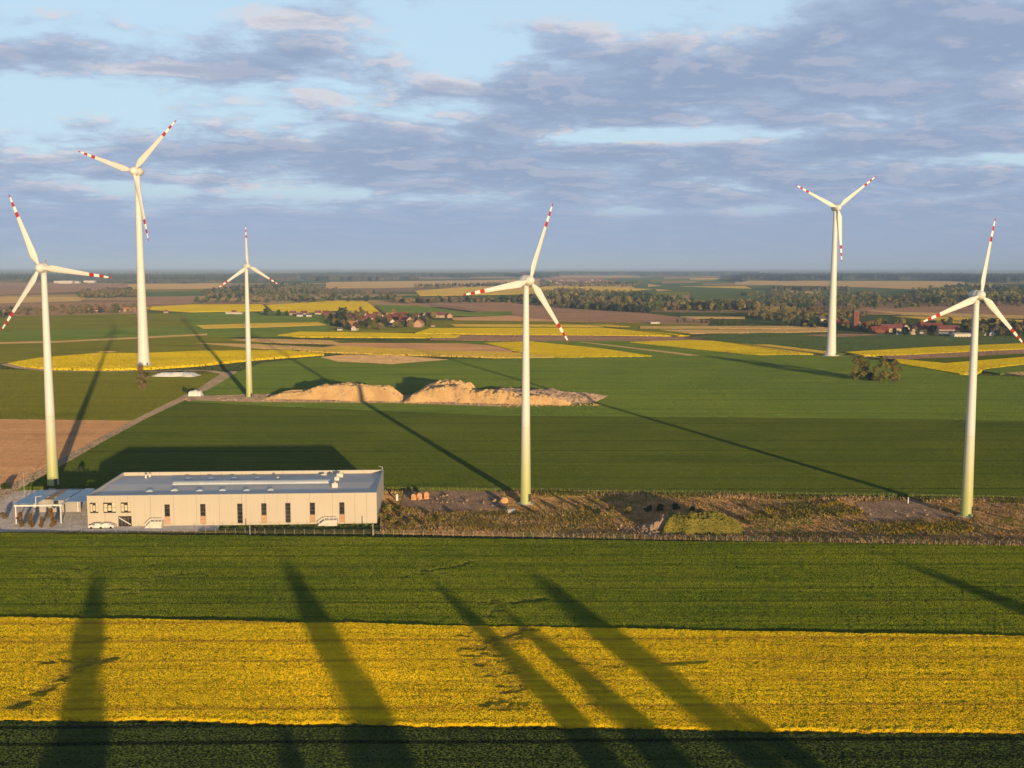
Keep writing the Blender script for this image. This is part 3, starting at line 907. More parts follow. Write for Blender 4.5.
def wind_turbine(base_px, hub_px, R_px, yaw, phase, r_base, r_top, green, label, flare=1.0):
    base = G(*base_px)
    hub_h = at_height(hub_px[0], hub_px[1], base)
    Rb = R_px * mpp(base)
    root = empty('wind_turbine', base)
    tag(root, label, 'wind turbine', 'wind turbines standing in the fields')
    bm = bmesh.new()
    top = hub_h - Rb * 0.055
    prof = [(r_base * (1.0 + 0.04 * flare), 0.0), (r_base, 0.4)]
    for k in range(1, 25):
        t = k / 24.0
        e = t ** (0.62 if flare > 1 else 0.92)
        prof.append((r_base + (r_top - r_base) * e, 0.4 + (top - 0.4) * t))
    lathe(bm, prof, 40)
    tw = obj_bm('tower', bm, M['tower_green' if green else 'tower_plain'], root, True)
    bm = bmesh.new()
    dz, rr = 3.0, r_base * 1.01
    for i in range(4):
        pass
    box(bm, -0.5, 0.5, -rr - 0.04, -rr + 0.25, 1.0, 3.2)
    d = obj_bm('door', bm, M['dark_metal'], root)
    d.rotation_euler = (0, 0, R(50))
    bm = bmesh.new()
    prism(bm, [(rr * 1.5 * math.cos(i * math.pi / 12), rr * 1.5 * math.sin(i * math.pi / 12)) for i in range(24)], -0.1, 0.3 if green else 1.6)
    obj_bm('foundation', bm, M['concrete'], root)
    # egg-shaped nacelle: axis along local -Y towards the wind
    k = Rb / 27.0
    head = bpy.data.objects.new('nacelle', None)
    bm = bmesh.new()
    pr = [(0.02, 3.3), (0.6, 3.1), (1.1, 2.65), (1.5, 1.95), (1.78, 0.95), (1.85, 0.0), (1.75, -0.9), (1.72, -1.0)]
    lathe(bm, [(r * k, y * k) for r, y in pr], 28, 'y')
    bmesh.ops.recalc_face_normals(bm, faces=bm.faces)
    me = bpy.data.meshes.new('nacelle')
    bm.to_mesh(me); bm.free()
    me.materials.append(M['white_paint'])
    me.polygons.foreach_set('use_smooth', [True] * len(me.polygons))
    head = link(bpy.data.objects.new('nacelle', me), root)
    head.location = (0, 0, hub_h)
    head.rotation_euler = (R(0), 0, yaw)
    bm = bmesh.new()
    tube(bm, (0, 1.4 * k, 1.4 * k), (0, 1.4 * k, 2.3 * k), 0.06 * k, 0.06 * k, 6)
    tube(bm, (0, 1.4 * k, 2.3 * k), (0, 1.4 * k, 2.65 * k), 0.2 * k, 0.16 * k, 8)
    obj_bm('warning_light', bm, M['red_paint'], head)
    bm = bmesh.new()
    tube(bm, (0.5 * k, 1.9 * k, 1.2 * k), (0.5 * k, 1.9 * k, 2.3 * k), 0.05 * k, 0.04 * k, 6)
    tube(bm, (0.2 * k, 1.9 * k, 2.2 * k), (0.8 * k, 1.9 * k, 2.2 * k), 0.04 * k, 0.04 * k, 6)
    obj_bm('wind_vane', bm, M['grey_metal'], head)
    bm = bmesh.new()
    pr = [(1.62, -1.06), (1.70, -1.2), (1.66, -1.9), (1.45, -2.6), (1.05, -3.2), (0.5, -3.55), (0.02, -3.65)]
    lathe(bm, [(r * k, y * k) for r, y in pr], 28, 'y')
    hubo = obj_bm('hub', bm, M['white_paint'], root, True)
    hubo.location = (0, 0, hub_h)
    hubo.rotation_euler = (0, 0, yaw)
    me = None
    for i in range(3):
        if me is None:
            bo = obj_bm('blade', blade_mesh(Rb), [M['white_paint'], M['red_paint'], M['band_white']], root, True)
            me = bo.data
        else:
            bo = link(bpy.data.objects.new('blade', me), root)
        th = R(phase + 120 * i)
        q = Matrix.Rotation(yaw, 4, 'Z') @ Matrix.Rotation(th, 4, 'Y')
        off = Matrix.Rotation(yaw, 4, 'Z') @ Vector((0, -2.0 * k, 0))
        bo.matrix_local = Matrix.Translation(Vector((off.x, off.y, hub_h))) @ q
    return root


wind_turbine((53.3, 488), (44.5, 268), 79.0, R(-12), -23, 1.75, 0.85, True, 'white turbine with green foot, beside the ploughed field left of the hall')
wind_turbine((144, 367), (137, 171.5), 70.0, R(-20), 48, 4.3, 1.75, False, 'tallest white turbine, rising out of the yellow rape field behind the young tree', 2)
wind_turbine((249.5, 399), (247, 266), 40.3, R(46), -2.0, 1.75, 0.85, True, 'smallest white turbine with one blade straight up, left of the sand heaps')
wind_turbine((525.5, 504), (527.5, 280.5), 82.4, R(38), 21, 1.6, 0.80, True, 'white turbine with yellow-green foot on the weedy strip, right of the hall')
wind_turbine((831, 357), (835, 208), 53.4, R(18), 53.5, 4.0, 1.6, False, 'thick-footed white turbine on the far side of the green field, near the brick tower', 2)
wind_turbine((966.3, 517), (978, 295), 77.6, R(21), 10.5, 1.6, 0.80, True, 'white turbine with greenish foot at the weedy strip, beside the gravel path')

# ------------------------------------------------------------------ factory hall
def build_hall():
    p0, p1 = G(88, 527.0), G(376.3, 525.6)
    ang = R(3.5)
    e1 = Vector((math.cos(ang), math.sin(ang), 0))
    L = (p1 - p0).dot(e1)
    k = 1.0
    # depth from the far roof corner
    hgt = at_height(88, 496.5, p0)
    far = G(120, 473, hgt)
    D = (far - p0).dot(Vector((-math.sin(ang), math.cos(ang), 0)))
    root = empty('factory_hall', p0, ang)
    tag(root, 'long low cream factory hall with slit windows and grey flat roof', 'building')
    px2u = lambda px, py=515: ((G(px, py, 3.0) - p0).dot(e1)) * 1.0
    m = (p0.y) / F

    def wx(px):
        # distance along the front wall for a pixel column, at mid height
        d = ray(px, 514)
        n = Vector((-math.sin(ang), math.cos(ang), 0))
        t = (p0 - Vector((0, 0, CAMH))).dot(n) / d.dot(n)
        q = Vector((0, 0, CAMH)) + d * t
        return (q - p0).dot(e1)

    def wz(px, py):
        d = ray(px, py)
        n = Vector((-math.sin(ang), math.cos(ang), 0))
        t = (p0 - Vector((0, 0, CAMH))).dot(n) / d.dot(n)
        return CAMH + d.z * t

    hgt = wz(230, 494.5)
    par = 0.9                       # parapet above the roof sheet
    th = 0.25
    slits = [167.3, 203, 240, 264, 288, 312.5, 342]
    z0s, z1s = wz(240, 526.0), wz(240, 503.5)
    z0s = max(z0s, 0.5)
    office = [(90, 98.5), (103.5, 116), (121, 131)]
    zo0, zo1 = wz(110, 513), wz(110, 502.5)
    holes = [(wx(c) - 0.72, wx(c) + 0.72, z0s, z1s) for c in slits]
    holes += [(wx(a), wx(b_), zo0, zo1) for a, b_ in office]
    gd = (wx(118), wx(131.5), 0.0, wz(124, 516))
    holes.append(gd)
    # walls as one mesh: front wall cut round the openings
    bm = bmesh.new()
    xs = sorted({0.0, L} | {h[0] for h in holes} | {h[1] for h in holes})
    zs = sorted({0.0, hgt} | {h[2] for h in holes} | {h[3] for h in holes})
    for i in range(len(xs) - 1):
        for j in range(len(zs) - 1):
            cx, cz = (xs[i] + xs[i + 1]) / 2, (zs[j] + zs[j + 1]) / 2
            if any(h[0] < cx < h[1] and h[2] < cz < h[3] for h in holes):
                continue
            box(bm, xs[i], xs[i + 1], 0, th, zs[j], zs[j + 1])
    bmesh.ops.remove_doubles(bm, verts=bm.verts, dist=0.001)
    seen = {}
    for f in list(bm.faces):
        c = f.calc_center_median()
        key = (round(c.x, 3), round(c.y, 3), round(c.z, 3))
        seen.setdefault(key, []).append(f)
    kill = [f for fs in seen.values() if len(fs) > 1 for f in fs]
    bmesh.ops.delete(bm, geom=kill, context='FACES')
    box(bm, 0, th, th + 0.002, D - th - 0.002, 0, hgt)
    box(bm, L - th, L, th + 0.002, D - th - 0.002, 0, hgt)
    box(bm, 0, L, D - th, D, 0, hgt)
    obj_bm('wall', bm, M['hall_wall'], root)
    bm = bmesh.new()
    zr = hgt - par
    # shallow mono ridge: two slopes meeting under the skylight
    ym = D * 0.52
    vs = [bm.verts.new(p) for p in ((th, th, zr), (L - th, th, zr), (L - th, ym, zr + 0.55), (th, ym, zr + 0.55), (L - th, D - th, zr), (th, D - th, zr))]
    bm.faces.new((vs[0], vs[1], vs[2], vs[3])); bm.faces.new((vs[3], vs[2], vs[4], vs[5]))
    roof = obj_bm('roof', bm, M['roof_sheet'], root)
    bm = bmesh.new()
    box(bm, -0.08, L + 0.08, -0.08, th + 0.06, hgt + 0.003, hgt + 0.10)
    box(bm, -0.08, th + 0.06, th + 0.062, D - th - 0.064, hgt + 0.003, hgt + 0.10)
    box(bm, L - th - 0.06, L + 0.08, th + 0.062, D - th - 0.064, hgt + 0.003, hgt + 0.10)
    box(bm, -0.08, L + 0.08, D - th - 0.06, D + 0.08, hgt + 0.003, hgt + 0.10)
    obj_bm('coping', bm, M['coping'], roof)

    def rx(px, py, z):
        q = G(px, py, z) - p0
        return q.dot(e1), q.dot(Vector((-math.sin(ang), math.cos(ang), 0)))
    # long ridge skylight
    a = rx(172, 485, zr + 0.6); b_ = rx(331, 484, zr + 0.6)
    bm = bmesh.new()
    w2 = 1.35
    sec = [(-w2, 0.0), (-w2, 0.45), (-w2 * 0.55, 0.85), (0, 1.0), (w2 * 0.55, 0.85), (w2, 0.45), (w2, 0.0)]
    l0 = [bm.verts.new((a[0], ym + y, zr + 0.35 + z)) for y, z in sec]
    l1 = [bm.verts.new((b_[0], ym + y, zr + 0.35 + z)) for y, z in sec]
    for i in range(len(sec) - 1):
        bm.faces.new((l0[i], l0[i + 1], l1[i + 1], l1[i]))
    bm.faces.new(l0); bm.faces.new(l1[::-1])
    obj_bm('ridge_skylight', bm, M['skylight'], roof)
    # dome skylights in two rows
    dome = None
    for px, py in ((175, 490), (200, 490.5), (223, 490), (247, 490.2), (271, 489.8), (150, 491), (188, 479), (211, 479), (234, 478.6), (257, 478.6)):
        x, y = rx(px, py, zr + 0.5)
        y = min(max(y, 1.5), D - 2.0)
        zloc = zr + 0.55 * (y / ym if y < ym else (D - y) / (D - ym))
        if dome is None:
            bm = bmesh.new()
            box(bm, -0.9, 0.9, -0.9, 0.9, -0.1, 0.35)
            for r_, z_ in ():
                pass
            ring = [bm.verts.new((sx * 0.8, sy * 0.8, 0.353)) for sx, sy in ((-1, -1), (1, -1), (1, 1), (-1, 1))]
            tp = [bm.verts.new((sx * 0.4, sy * 0.4, 0.62)) for sx, sy in ((-1, -1), (1, -1), (1, 1), (-1, 1))]
            bm.faces.new(tp)
            for i in range(4):
                bm.faces.new((ring[i], ring[(i + 1) % 4], tp[(i + 1) % 4], tp[i]))
            dome = obj_bm('dome_skylight', bm, M['skylight'], roof)
            o = dome
        else:
            o = link(dome.copy(), roof)
        o.location = (x, y, zloc)
    # air handling units and vents
    for px, py, sx, sy, sz in ((335, 486.5, 1.6, 1.2, 1.3), (337, 480, 1.3, 1.0, 1.1), (340, 476, 1.8, 1.0, 1.2), (324, 475, 1.5, 0.7, 0.7), (146, 477, 0.5, 0.5, 1.1), (150, 475.5, 0.5, 0.5, 1.0), (278, 479.5, 0.5, 0.6, 0.9), (225, 483, 0.35, 0.4, 0.8), (332, 492, 1.4, 0.5, 0.4)):
        x, y = rx(px, py, zr + 0.5)
        y = min(max(y, 1.2), D - 1.5)
        zloc = zr + 0.55 * (y / ym if y < ym else (D - y) / (D - ym))
        bm = bmesh.new()
        box(bm, -sx / 2, sx / 2, -sy / 2, sy / 2, -0.1, sz * 0.8)
        box(bm, -sx / 2 - 0.08, sx / 2 + 0.08, -sy / 2 - 0.08, sy / 2 + 0.08, sz * 0.8 + 0.003, sz * 0.92)
        tube(bm, (0, 0, sz * 0.9), (0, 0, sz * 1.15), min(sx, sy) * 0.3, min(sx, sy) * 0.25, 10)
        o = obj_bm('roof_vent', bm, M['concrete'], roof)
        o.location = (x, y, zloc)
    # windows
    def window(x0, x1, z0, z1, cols, rows, pane_light=0):
        bm = bmesh.new()
        t = 0.07
        box(bm, x0, x0 + t, 0.08, 0.16, z0, z1); box(bm, x1 - t, x1, 0.08, 0.16, z0, z1)
        box(bm, x0 + t, x1 - t, 0.08, 0.16, z0, z0 + t); box(bm, x0 + t, x1 - t, 0.08, 0.16, z1 - t, z1)
        for i in range(1, cols):
            c = x0 + (x1 - x0) * i / cols
            box(bm, c - 0.03, c + 0.03, 0.09, 0.15, z0 + t, z1 - t)
        for j in range(1, rows):
            c = z0 + (z1 - z0) * j / rows
            box(bm, x0 + t, x1 - t, 0.085, 0.155, c - 0.035, c + 0.035)
        w_ = obj_bm('window', bm, M['frame'], root)
        bm = bmesh.new()
        box(bm, x0 + 0.02, x1 - 0.02, 0.118, 0.13, z0 + 0.02, z1 - 0.02)
        obj_bm('pane', bm, M['glass'], w_)
        if pane_light:  # thin coloured sheets before the glass, painted as its lit parts
            bm = bmesh.new()
            if pane_light == 1:
                box(bm, x0 + t, x1 - t, 0.100, 0.112, z0 + t, z0 + (z1 - z0) * 0.38)
            else:
                for i in range(cols):
                    a_ = x0 + (x1 - x0) * (i + 0.12) / cols; b2 = x0 + (x1 - x0) * (i + 0.93) / cols
                    box(bm, a_, b2, 0.100, 0.112, z0 + (z1 - z0) * (0.12 + 0.1 * (i % 2)), z1 - (z1 - z0) * 0.14 * ((i + 1) % 3))
            obj_bm('blind', bm, M['lit_blind' if pane_light == 2 else 'render_tan'], w_)
        return w_
    for c, bl in zip(slits, (1, 1, 0, 1, 0, 1, 1)):
        window(wx(c) - 0.72, wx(c) + 0.72, z0s, z1s, 1, 5, bl)
    for a_, b2 in office:
        window(wx(a_), wx(b2), zo0, zo1, 3, 2, 2)
    # glazed entrance with a raking stair rail behind the glass
    bm = bmesh.new()
    x0, x1, z1 = gd[0], gd[1], gd[3]
    for c in np.linspace(x0 + 0.06, x1 - 0.06, 5):
        box(bm, c - 0.05, c + 0.05, 0.06, 0.16, 0, z1)
    box(bm, x0, x1, 0.055, 0.165, z1 - 0.12, z1 - 0.002); box(bm, x0 + 0.01, x1 - 0.01, 0.05, 0.17, 2.1, 2.2)
    ent = obj_bm('entrance', bm, M['frame'], root)
    bm = bmesh.new(); box(bm, x0, x1, 0.10, 0.12, 0.02, z1 - 0.02)
    obj_bm('pane', bm, M['glass'], ent)
    bm = bmesh.new()
    tube(bm, (x0 + 0.2, -0.02, z1 - 0.4), (x1 - 0.3, -0.02, 0.5), 0.14, 0.14, 6)
    obj_bm('stair_rail', bm, M['white_paint'], ent)
    # gutter downpipes
    for px in (246.5, 150.5, 367):
        bm = bmesh.new()
        tube(bm, (wx(px), -0.09, 0.05), (wx(px), -0.09, hgt - 0.1), 0.06, 0.06, 8)
        obj_bm('downpipe', bm, M['coping'], root)
    # the two covered loading ramps against the long wall
    out = []
    for (a_, b2, hl, flip, lab) in ((146, 164, 2.5, 0, 'pale walled loading ramp against the hall, below the first slit window'),
                                     (318, 338, 2.2, 0, 'pale walled loading ramp against the hall, between its last two slit windows')):
        xa, xb = wx(a_), wx(b2)
        r_ = empty('loading_ramp', p0 + e1 * xa, ang)
        tag(r_, lab, 'loading ramp', 'loading ramps along the hall')
        w_ = xb - xa
        bm = bmesh.new()
        box(bm, w_ * 0.40, w_, -2.6, -0.06, 0.0, hl * 0.72)
        obj_bm('landing', bm, M['concrete'], r_)
        bm = bmesh.new()
        pts = [(0.0, 0.0), (w_ * 0.397, 0.0), (w_ * 0.397, hl * 0.70), (w_ * 0.32, hl * 0.62)]
        v0 = [bm.verts.new((x, -2.3, z)) for x, z in pts]; v1 = [bm.verts.new((x, -0.3, z)) for x, z in pts]
        bm.faces.new(v0); bm.faces.new(v1[::-1])
        for i in range(4):
            bm.faces.new((v0[i], v1[i], v1[(i + 1) % 4], v0[(i + 1) % 4]))
        obj_bm('slope', bm, M['concrete'], r_)
        bm = bmesh.new()
        tube(bm, (0.1, -2.45, 0.9), (w_ * 0.36, -2.45, hl), 0.09, 0.09, 6)
        tube(bm, (w_ * 0.36, -2.45, hl), (w_, -2.45, hl), 0.09, 0.09, 6)
        for q in (0.1, 0.36, 0.6, 0.8, 0.985):
            tube(bm, (w_ * q, -2.45, 0.0 if q < 0.3 else hl * 0.6), (w_ * q, -2.45, hl if q > 0.3 else hl * 0.58), 0.07, 0.07, 6)
        obj_bm('railing', bm, M['post_white'], r_)
    return p0, e1, L, D, ang


P0, E1, HL, HD, HANG = build_hall()
E2 = Vector((-math.sin(HANG), math.cos(HANG), 0))


# parked car by the left corner
def car(px, py, rz, body, label):
    p = G(px, py)
    root = empty('parked_car', p + Vector((0, 0, 0.07)), rz)
    tag(root, label, 'car')
    bm = bmesh.new()
    side = [(-2.0, 0.35), (-2.05, 0.75), (-1.9, 0.95), (-1.45, 1.0), (-0.75, 1.42), (0.7, 1.45), (1.25, 1.02), (1.9, 0.88), (2.05, 0.65), (2.0, 0.32)]
    l0 = [bm.verts.new((x, -0.84 if z < 1.1 else -0.66, z)) for x, z in side]
    l1 = [bm.verts.new((x, 0.84 if z < 1.1 else 0.66, z)) for x, z in side]
    bm.faces.new(l0); bm.faces.new(l1[::-1])
    for i in range(len(side)):
        j = (i + 1) % len(side)
        bm.faces.new((l0[i], l1[i], l1[j], l0[j]))
    obj_bm('body', bm, M[body], root)
    for s in (-1, 1):
        bm = bmesh.new()
        q = [(-1.2, 1.05), (-0.72, 1.36), (0.62, 1.38), (1.05, 1.05)]
        vs = [bm.verts.new((x, s * (0.845 - (z - 1.0) * 0.44), z)) for x, z in q]
        bm.faces.new(vs)
        obj_bm('window', bm, M['glass'], root)
    for x in (-1.25, 1.25):
        for s in (-0.78, 0.78):
            bm = bmesh.new()
            tube(bm, (x, s - 0.1, 0.33), (x, s + 0.1, 0.33), 0.33, 0.33, 16)
            obj_bm('wheel', bm, M['tyre'], root)
    return root


car(97, 528.6, HANG, 'post_white', 'white car parked closest to the left corner of the hall')
car(107, 528.4, HANG + math.pi, 'white_sheet', 'white car parked below the windows beside the glazed entrance')

# ------------------------------------------------------------------ carport with blue roof left of the hall
def carport():
    c0 = G(16.5, 524); c1 = G(60.5, 524)
    ang = HANG
    e = Vector((math.cos(ang), math.sin(ang), 0)); n = Vector((-math.sin(ang), math.cos(ang), 0))
    w_ = (c1 - c0).dot(e)
    root = empty('carport', c0, ang)
    tag(root, 'open carport with blue roof panels on white posts left of the hall', 'carport')
    hz = at_height(38, 506.5, c0)
    for x, y in ((0, 0), (w_, 0), (0, 14), (w_, 14), (w_ + 4.6, 9.0)):
        bm = bmesh.new(); box(bm, x - 0.14, x + 0.14, y - 0.14, y + 0.14, 0, hz - 0.003)
        obj_bm('post', bm, M['post_white'], root)
    bm = bmesh.new()
    box(bm, -0.4, w_ + 0.4, -0.16, 0.16, hz, hz + 0.42)
    box(bm, -0.18, 0.18, 0.163, 14.2, hz, hz + 0.38); box(bm, w_ - 0.18, w_ + 0.18, 0.163, 14.2, hz, hz + 0.38)
    box(bm, w_ + 0.183, w_ + 4.8, 8.85, 9.15, hz, hz + 0.38)
    obj_bm('beam', bm, M['post_white'], root)
    for x0, x1, y0, y1 in ((-1.0, w_ * 0.42, 1.2, 19.0), (w_ * 0.46, w_ * 0.60, 6.0, 19.0), (w_ * 0.64, w_ * 0.95, 5.0, 19.0), (w_ * 0.99, w_ + 5.6, 3.0, 19.5)):
        bm = bmesh.new()
        box(bm, x0, x1, y0, y1, hz + 0.44, hz + 0.56)
        obj_bm('roof_panel', bm, M['blue_panel' if x0 != w_ * 0.46 else 'render_tan'], root)
    bm = bmesh.new()
    tube(bm, (w_ * 0.42, 1.0, hz + 0.3), (w_ * 0.42, 1.0, hz + 2.4), 0.1, 0.1, 6)
    tube(bm, (w_ * 0.42, 1.0, hz + 2.4), (w_ * 0.50, 3.0, hz + 2.2), 0.1, 0.1, 6)
    obj_bm('roof_pipe', bm, M['post_white'], root)
    # low back wall and doors of the shelter
    bm = bmesh.new()
    box(bm, -0.6, w_ + 0.6, 14.3, 14.5, 0, hz - 0.1)
    obj_bm('back_wall', bm, M['render_grey'], root)


carport()
p = G(89.5, 497)
r_ = empty('electric_cabinet', p, HANG)
tag(r_, 'small pale utility cabinet behind the left corner of the hall', 'cabinet')
b = bmesh.new(); box(b, -1.1, 1.1, -0.8, 0.8, 0, 2.3); obj_bm('body', b, M['white_sheet'], r_)
b = bmesh.new(); box(b, -1.25, 1.25, -0.95, 0.95, 2.303, 2.5); obj_bm('lid', b, M['coping'], r_)
b = bmesh.new(); box(b, -0.5, 0.5, -0.85, -0.803, 0.1, 2.0); obj_bm('door', b, M['grey_metal'], r_)

# poles and posts
def pole(px, py, top_py, r0, mat, name, label, cat, arm=0.0, group=None):
    p_ = G(px, py)
    hz = at_height(px, top_py, p_)
    root = empty(name, p_)
    tag(root, label, cat, group)
    bm = bmesh.new(); tube(bm, (0, 0, 0), (0, 0, hz), r0, r0 * 0.7, 10); obj_bm('shaft', bm, M[mat], root)
    if arm:
        bm = bmesh.new(); tube(bm, (0, 0, hz - 0.1), (arm, 0, hz + 0.1), r0 * 0.5, r0 * 0.5, 8)
        box(bm, arm - 0.3, arm + 0.3, -0.12, 0.12, hz + 0.03, hz + 0.15)
        obj_bm('lamp_head', bm, M['grey_metal'], root)
    else:
        bm = bmesh.new(); tube(bm, (0, 0, hz), (0, 0, hz + 0.2), r0 * 1.2, r0 * 0.4, 8); obj_bm('cap', bm, M[mat], root)
    return root


pole(24.5, 498, 473, 0.10, 'grey_metal', 'street_lamp', 'slim grey lamp pole behind the blue-roofed carport', 'street lamp', 1.0)
pole(382.5, 493, 466.5, 0.11, 'post_white', 'street_lamp', 'slim pale lamp pole behind the right end of the hall', 'street lamp', -0.9)
pole(250, 535.5, 526, 0.13, 'post_grey', 'marker_post', 'thick pale post by the fence before the middle of the hall', 'post')
pole(373, 536, 524.5, 0.15, 'post_grey', 'marker_post', 'thick pale post by the fence before the right end of the hall', 'post')
pole(397, 501, 494.5, 0.42, 'white_sheet', 'white_tank', 'stubby white upright tank beside the brick stacks', 'tank')
pole(908, 504, 498, 0.22, 'post_white', 'marker_post', 'white post at the rear fence beside the dark dirt patch', 'post')

# ------------------------------------------------------------------ fences
def fence(name, pts, spacing, hgt, mat, label, wires=3):
    gp = [G(*q) for q in pts]
    root = empty(name, gp[0])
    tag(root, label, 'fence')
    L = [0.0]
    for a, b_ in zip(gp, gp[1:]):
        L.append(L[-1] + (b_ - a).length)
    n = min(int(L[-1] / spacing), 99)
    me = None
    P = []
    for i in range(n + 1):
        s = L[-1] * i / n
        k = max(j for j in range(len(L)) if L[j] <= s + 1e-6)
        k = min(k, len(gp) - 2)
        p_ = gp[k].lerp(gp[k + 1], (s - L[k]) / (L[k + 1] - L[k])) - gp[0]
        P.append(p_)
        if me is None:
            bm = bmesh.new(); tube(bm, (0, 0, 0), (0, 0, hgt), 0.05, 0.045, 6)
            o = obj_bm('post', bm, M[mat], root); me = o.data
        else:
            o = link(bpy.data.objects.new('post', me), root)
        o.location = p_
        o.rotation_euler = (R(random.uniform(-3, 3)), R(random.uniform(-3, 3)), 0)
    bm = bmesh.new()
    for w_ in range(wires):
        z = hgt * (0.3 + 0.65 * w_ / max(wires - 1, 1))
        for a, b_ in zip(P, P[1:]):
            tube(bm, a + Vector((0, 0, z)), b_ + Vector((0, 0, z)), 0.012, 0.012, 3, caps=False)
    obj_bm('wire', bm, M['grey_metal'], root)
    return root


fence('wire_fence', [(196, 534), (374, 535.5), (700, 541.5), (1085, 548.5)], 2.6, 1.6, 'post_grey', 'wire fence on pale posts along the front of the hall and the weedy strip', 4)
fence('wire_fence', [(384, 491.5), (600, 493.5), (900, 498), (1085, 503.5)], 2.9, 1.5, 'wood_post', 'wire fence on wooden posts behind the weedy strip')
fence('wire_fence', [(70, 532.8), (196, 533.6)], 3.0, 1.3, 'grey_metal', 'low grey wire fence before the entrance yard', 3)

# ------------------------------------------------------------------ heaps
def heap(name, pts, hmax, mat, label, cat, seed, group=None, prof=None, depth=14.0, z0=0.0, sharp=1.0):
    """pts: pixel foot line of the front edge left to right; heap stands behind it"""
    a, b_ = G(*pts[0]), G(*pts[1])
    L = (b_ - a).length
    ang = math.atan2((b_ - a).y, (b_ - a).x)
    root_loc = a.copy()
    rng = np.random.default_rng(seed)
    cell = max(L / 110, 0.12)
    nx, ny = int(L / cell), max(int(depth / cell), 10)
    U, V = np.meshgrid(np.linspace(0, 1, nx + 1), np.linspace(0, 1, ny + 1))
    pr = np.interp(U, [q[0] for q in prof], [q[1] for q in prof]) if prof else np.ones_like(U)
    sh = np.clip(np.sin(np.pi * V) * 1.35, 0, 1) ** 0.9 * np.clip(np.minimum(U, 1 - U) * 9, 0, 1) ** 0.8
    nz = 0.55 * smooth_noise(nx + 1, ny + 1, nx / 7, ny / 3, rng) + 0.3 * smooth_noise(nx + 1, ny + 1, nx / 18, ny / 5, rng) + 0.25 * smooth_noise(nx + 1, ny + 1, 2.5, 2.5, rng) + 0.3 * (smooth_noise(nx + 1, ny + 1, 5, ny / 2, rng) - 0.5)
    Z = hmax * pr * sh * (0.88 + 0.42 * (nz - 0.5) * sharp)
    Z = Z + 0.006 * hmax * (rng.random(Z.shape) - 0.5) * (Z > 0.05)
    X = U * L
    Y = V * depth + (smooth_noise(nx + 1, ny + 1, nx / 6, 500, rng) - 0.5) * depth * 0.3
    Z = np.maximum(Z, 0.0) + z0
    Z[0, :] = -0.05; Z[-1, :] = -0.05; Z[:, 0] = -0.05; Z[:, -1] = -0.05
    idx = np.arange((nx + 1) * (ny + 1)).reshape(ny + 1, nx + 1)
    F_ = np.stack([idx[:-1, :-1], idx[:-1, 1:], idx[1:, 1:], idx[1:, :-1]], axis=-1).reshape(-1, 4)
    o = obj_np(name, np.stack([X, Y, Z], -1).reshape(-1, 3), F_, M[mat], smooth=True)
    o.location = root_loc
    o.rotation_euler = (0, 0, ang)
    return tag(o, label, cat, group)


SG = 'sand heaps along the middle of the green field'
heap('sand_heap', [(258, 402), (400, 404)], 7.8, 'sand', 'long sand heap with crumbly top, right of the smallest turbine', 'sand heap', 3, SG,
     [(0, 0.22), (0.12, 0.34), (0.28, 0.5), (0.36, 0.85), (0.45, 0.88), (0.55, 1.0), (0.68, 0.96), (0.74, 0.85), (0.86, 0.9), (0.94, 0.7), (1, 0.3)], 26, 1.0)
heap('sand_heap', [(402, 404.5), (476, 405)], 7.2, 'sand', 'big rounded sand heap at the left end of the pale pile', 'sand heap', 5, SG,
     [(0, 0.3), (0.2, 0.7), (0.5, 1.0), (0.8, 1.0), (1, 0.8)], 30, 1.0)
heap('sand_heap', [(412, 398.5), (476, 399)], 7.6, 'sand', 'tallest sand hump, standing behind the rounded heap', 'sand heap', 8, SG,
     [(0, 0.2), (0.15, 0.6), (0.35, 1.0), (0.7, 1.0), (0.9, 0.75), (1, 0.5)], 32, 1.0)
heap('sand_heap', [(462, 405), (516, 406)], 6.2, 'sand', 'low orange sand bank behind the turbine by the weedy strip', 'sand heap', 11, SG,
     [(0, 0.9), (0.5, 1.0), (1, 0.8)], 22, 1.0)
heap('sand_heap', [(500, 406.5), (570, 408)], 5.0, 'sand', 'small orange sand ridge with pointed right end', 'sand heap', 14, SG,
     [(0, 0.9), (0.6, 0.9), (1, 0.3)], 14, 1.0)
heap('earth_heap', [(470, 399.5), (594, 405)], 3.6, 'sand_grey', 'flat greyish earth heap trailing off to the right of the sand', 'earth heap', 17, None,
     [(0, 0.7), (0.35, 0.9), (0.55, 1.0), (0.75, 0.8), (0.9, 0.7), (1, 0.5)], 34, 1.0)
heap('sheeted_clamp', [(151, 378), (194, 378.6)], 2.3, 'white_sheet', 'long white sheeted heap by the track below the rape field', 'white heap', 21, None,
     [(0, 0.4), (0.2, 0.9), (0.4, 1.0), (0.7, 1.0), (0.9, 0.9), (1, 0.5)], 12, 1.2)
heap('sheeted_clamp', [(186.5, 398.3), (200.5, 398.4)], 2.9, 'white_sheet', 'small white sheeted heap where the tracks meet', 'white heap', 23, None,
     [(0, 0.8), (0.5, 1.0), (1, 0.9)], 6, 1.2)
heap('earth_heap', [(638, 531), (676, 533)], 3.0, 'sand_grey', 'brown earth mound on the weedy strip beside the grassy mound', 'earth heap', 29, None,
     [(0, 0.15), (0.25, 0.3), (0.45, 0.65), (0.62, 1.0), (0.75, 0.95), (0.9, 0.6), (1, 0.4)], 7, 0.2, 1.8)
heap('grassy_mound', [(660, 535), (746, 537.5)], 4.2, 'waste_green', 'low green grassy mound on the weedy strip', 'mound', 31, None,
     [(0, 0.8), (0.3, 1.0), (0.7, 0.95), (1, 0.5)], 14, 0.2)

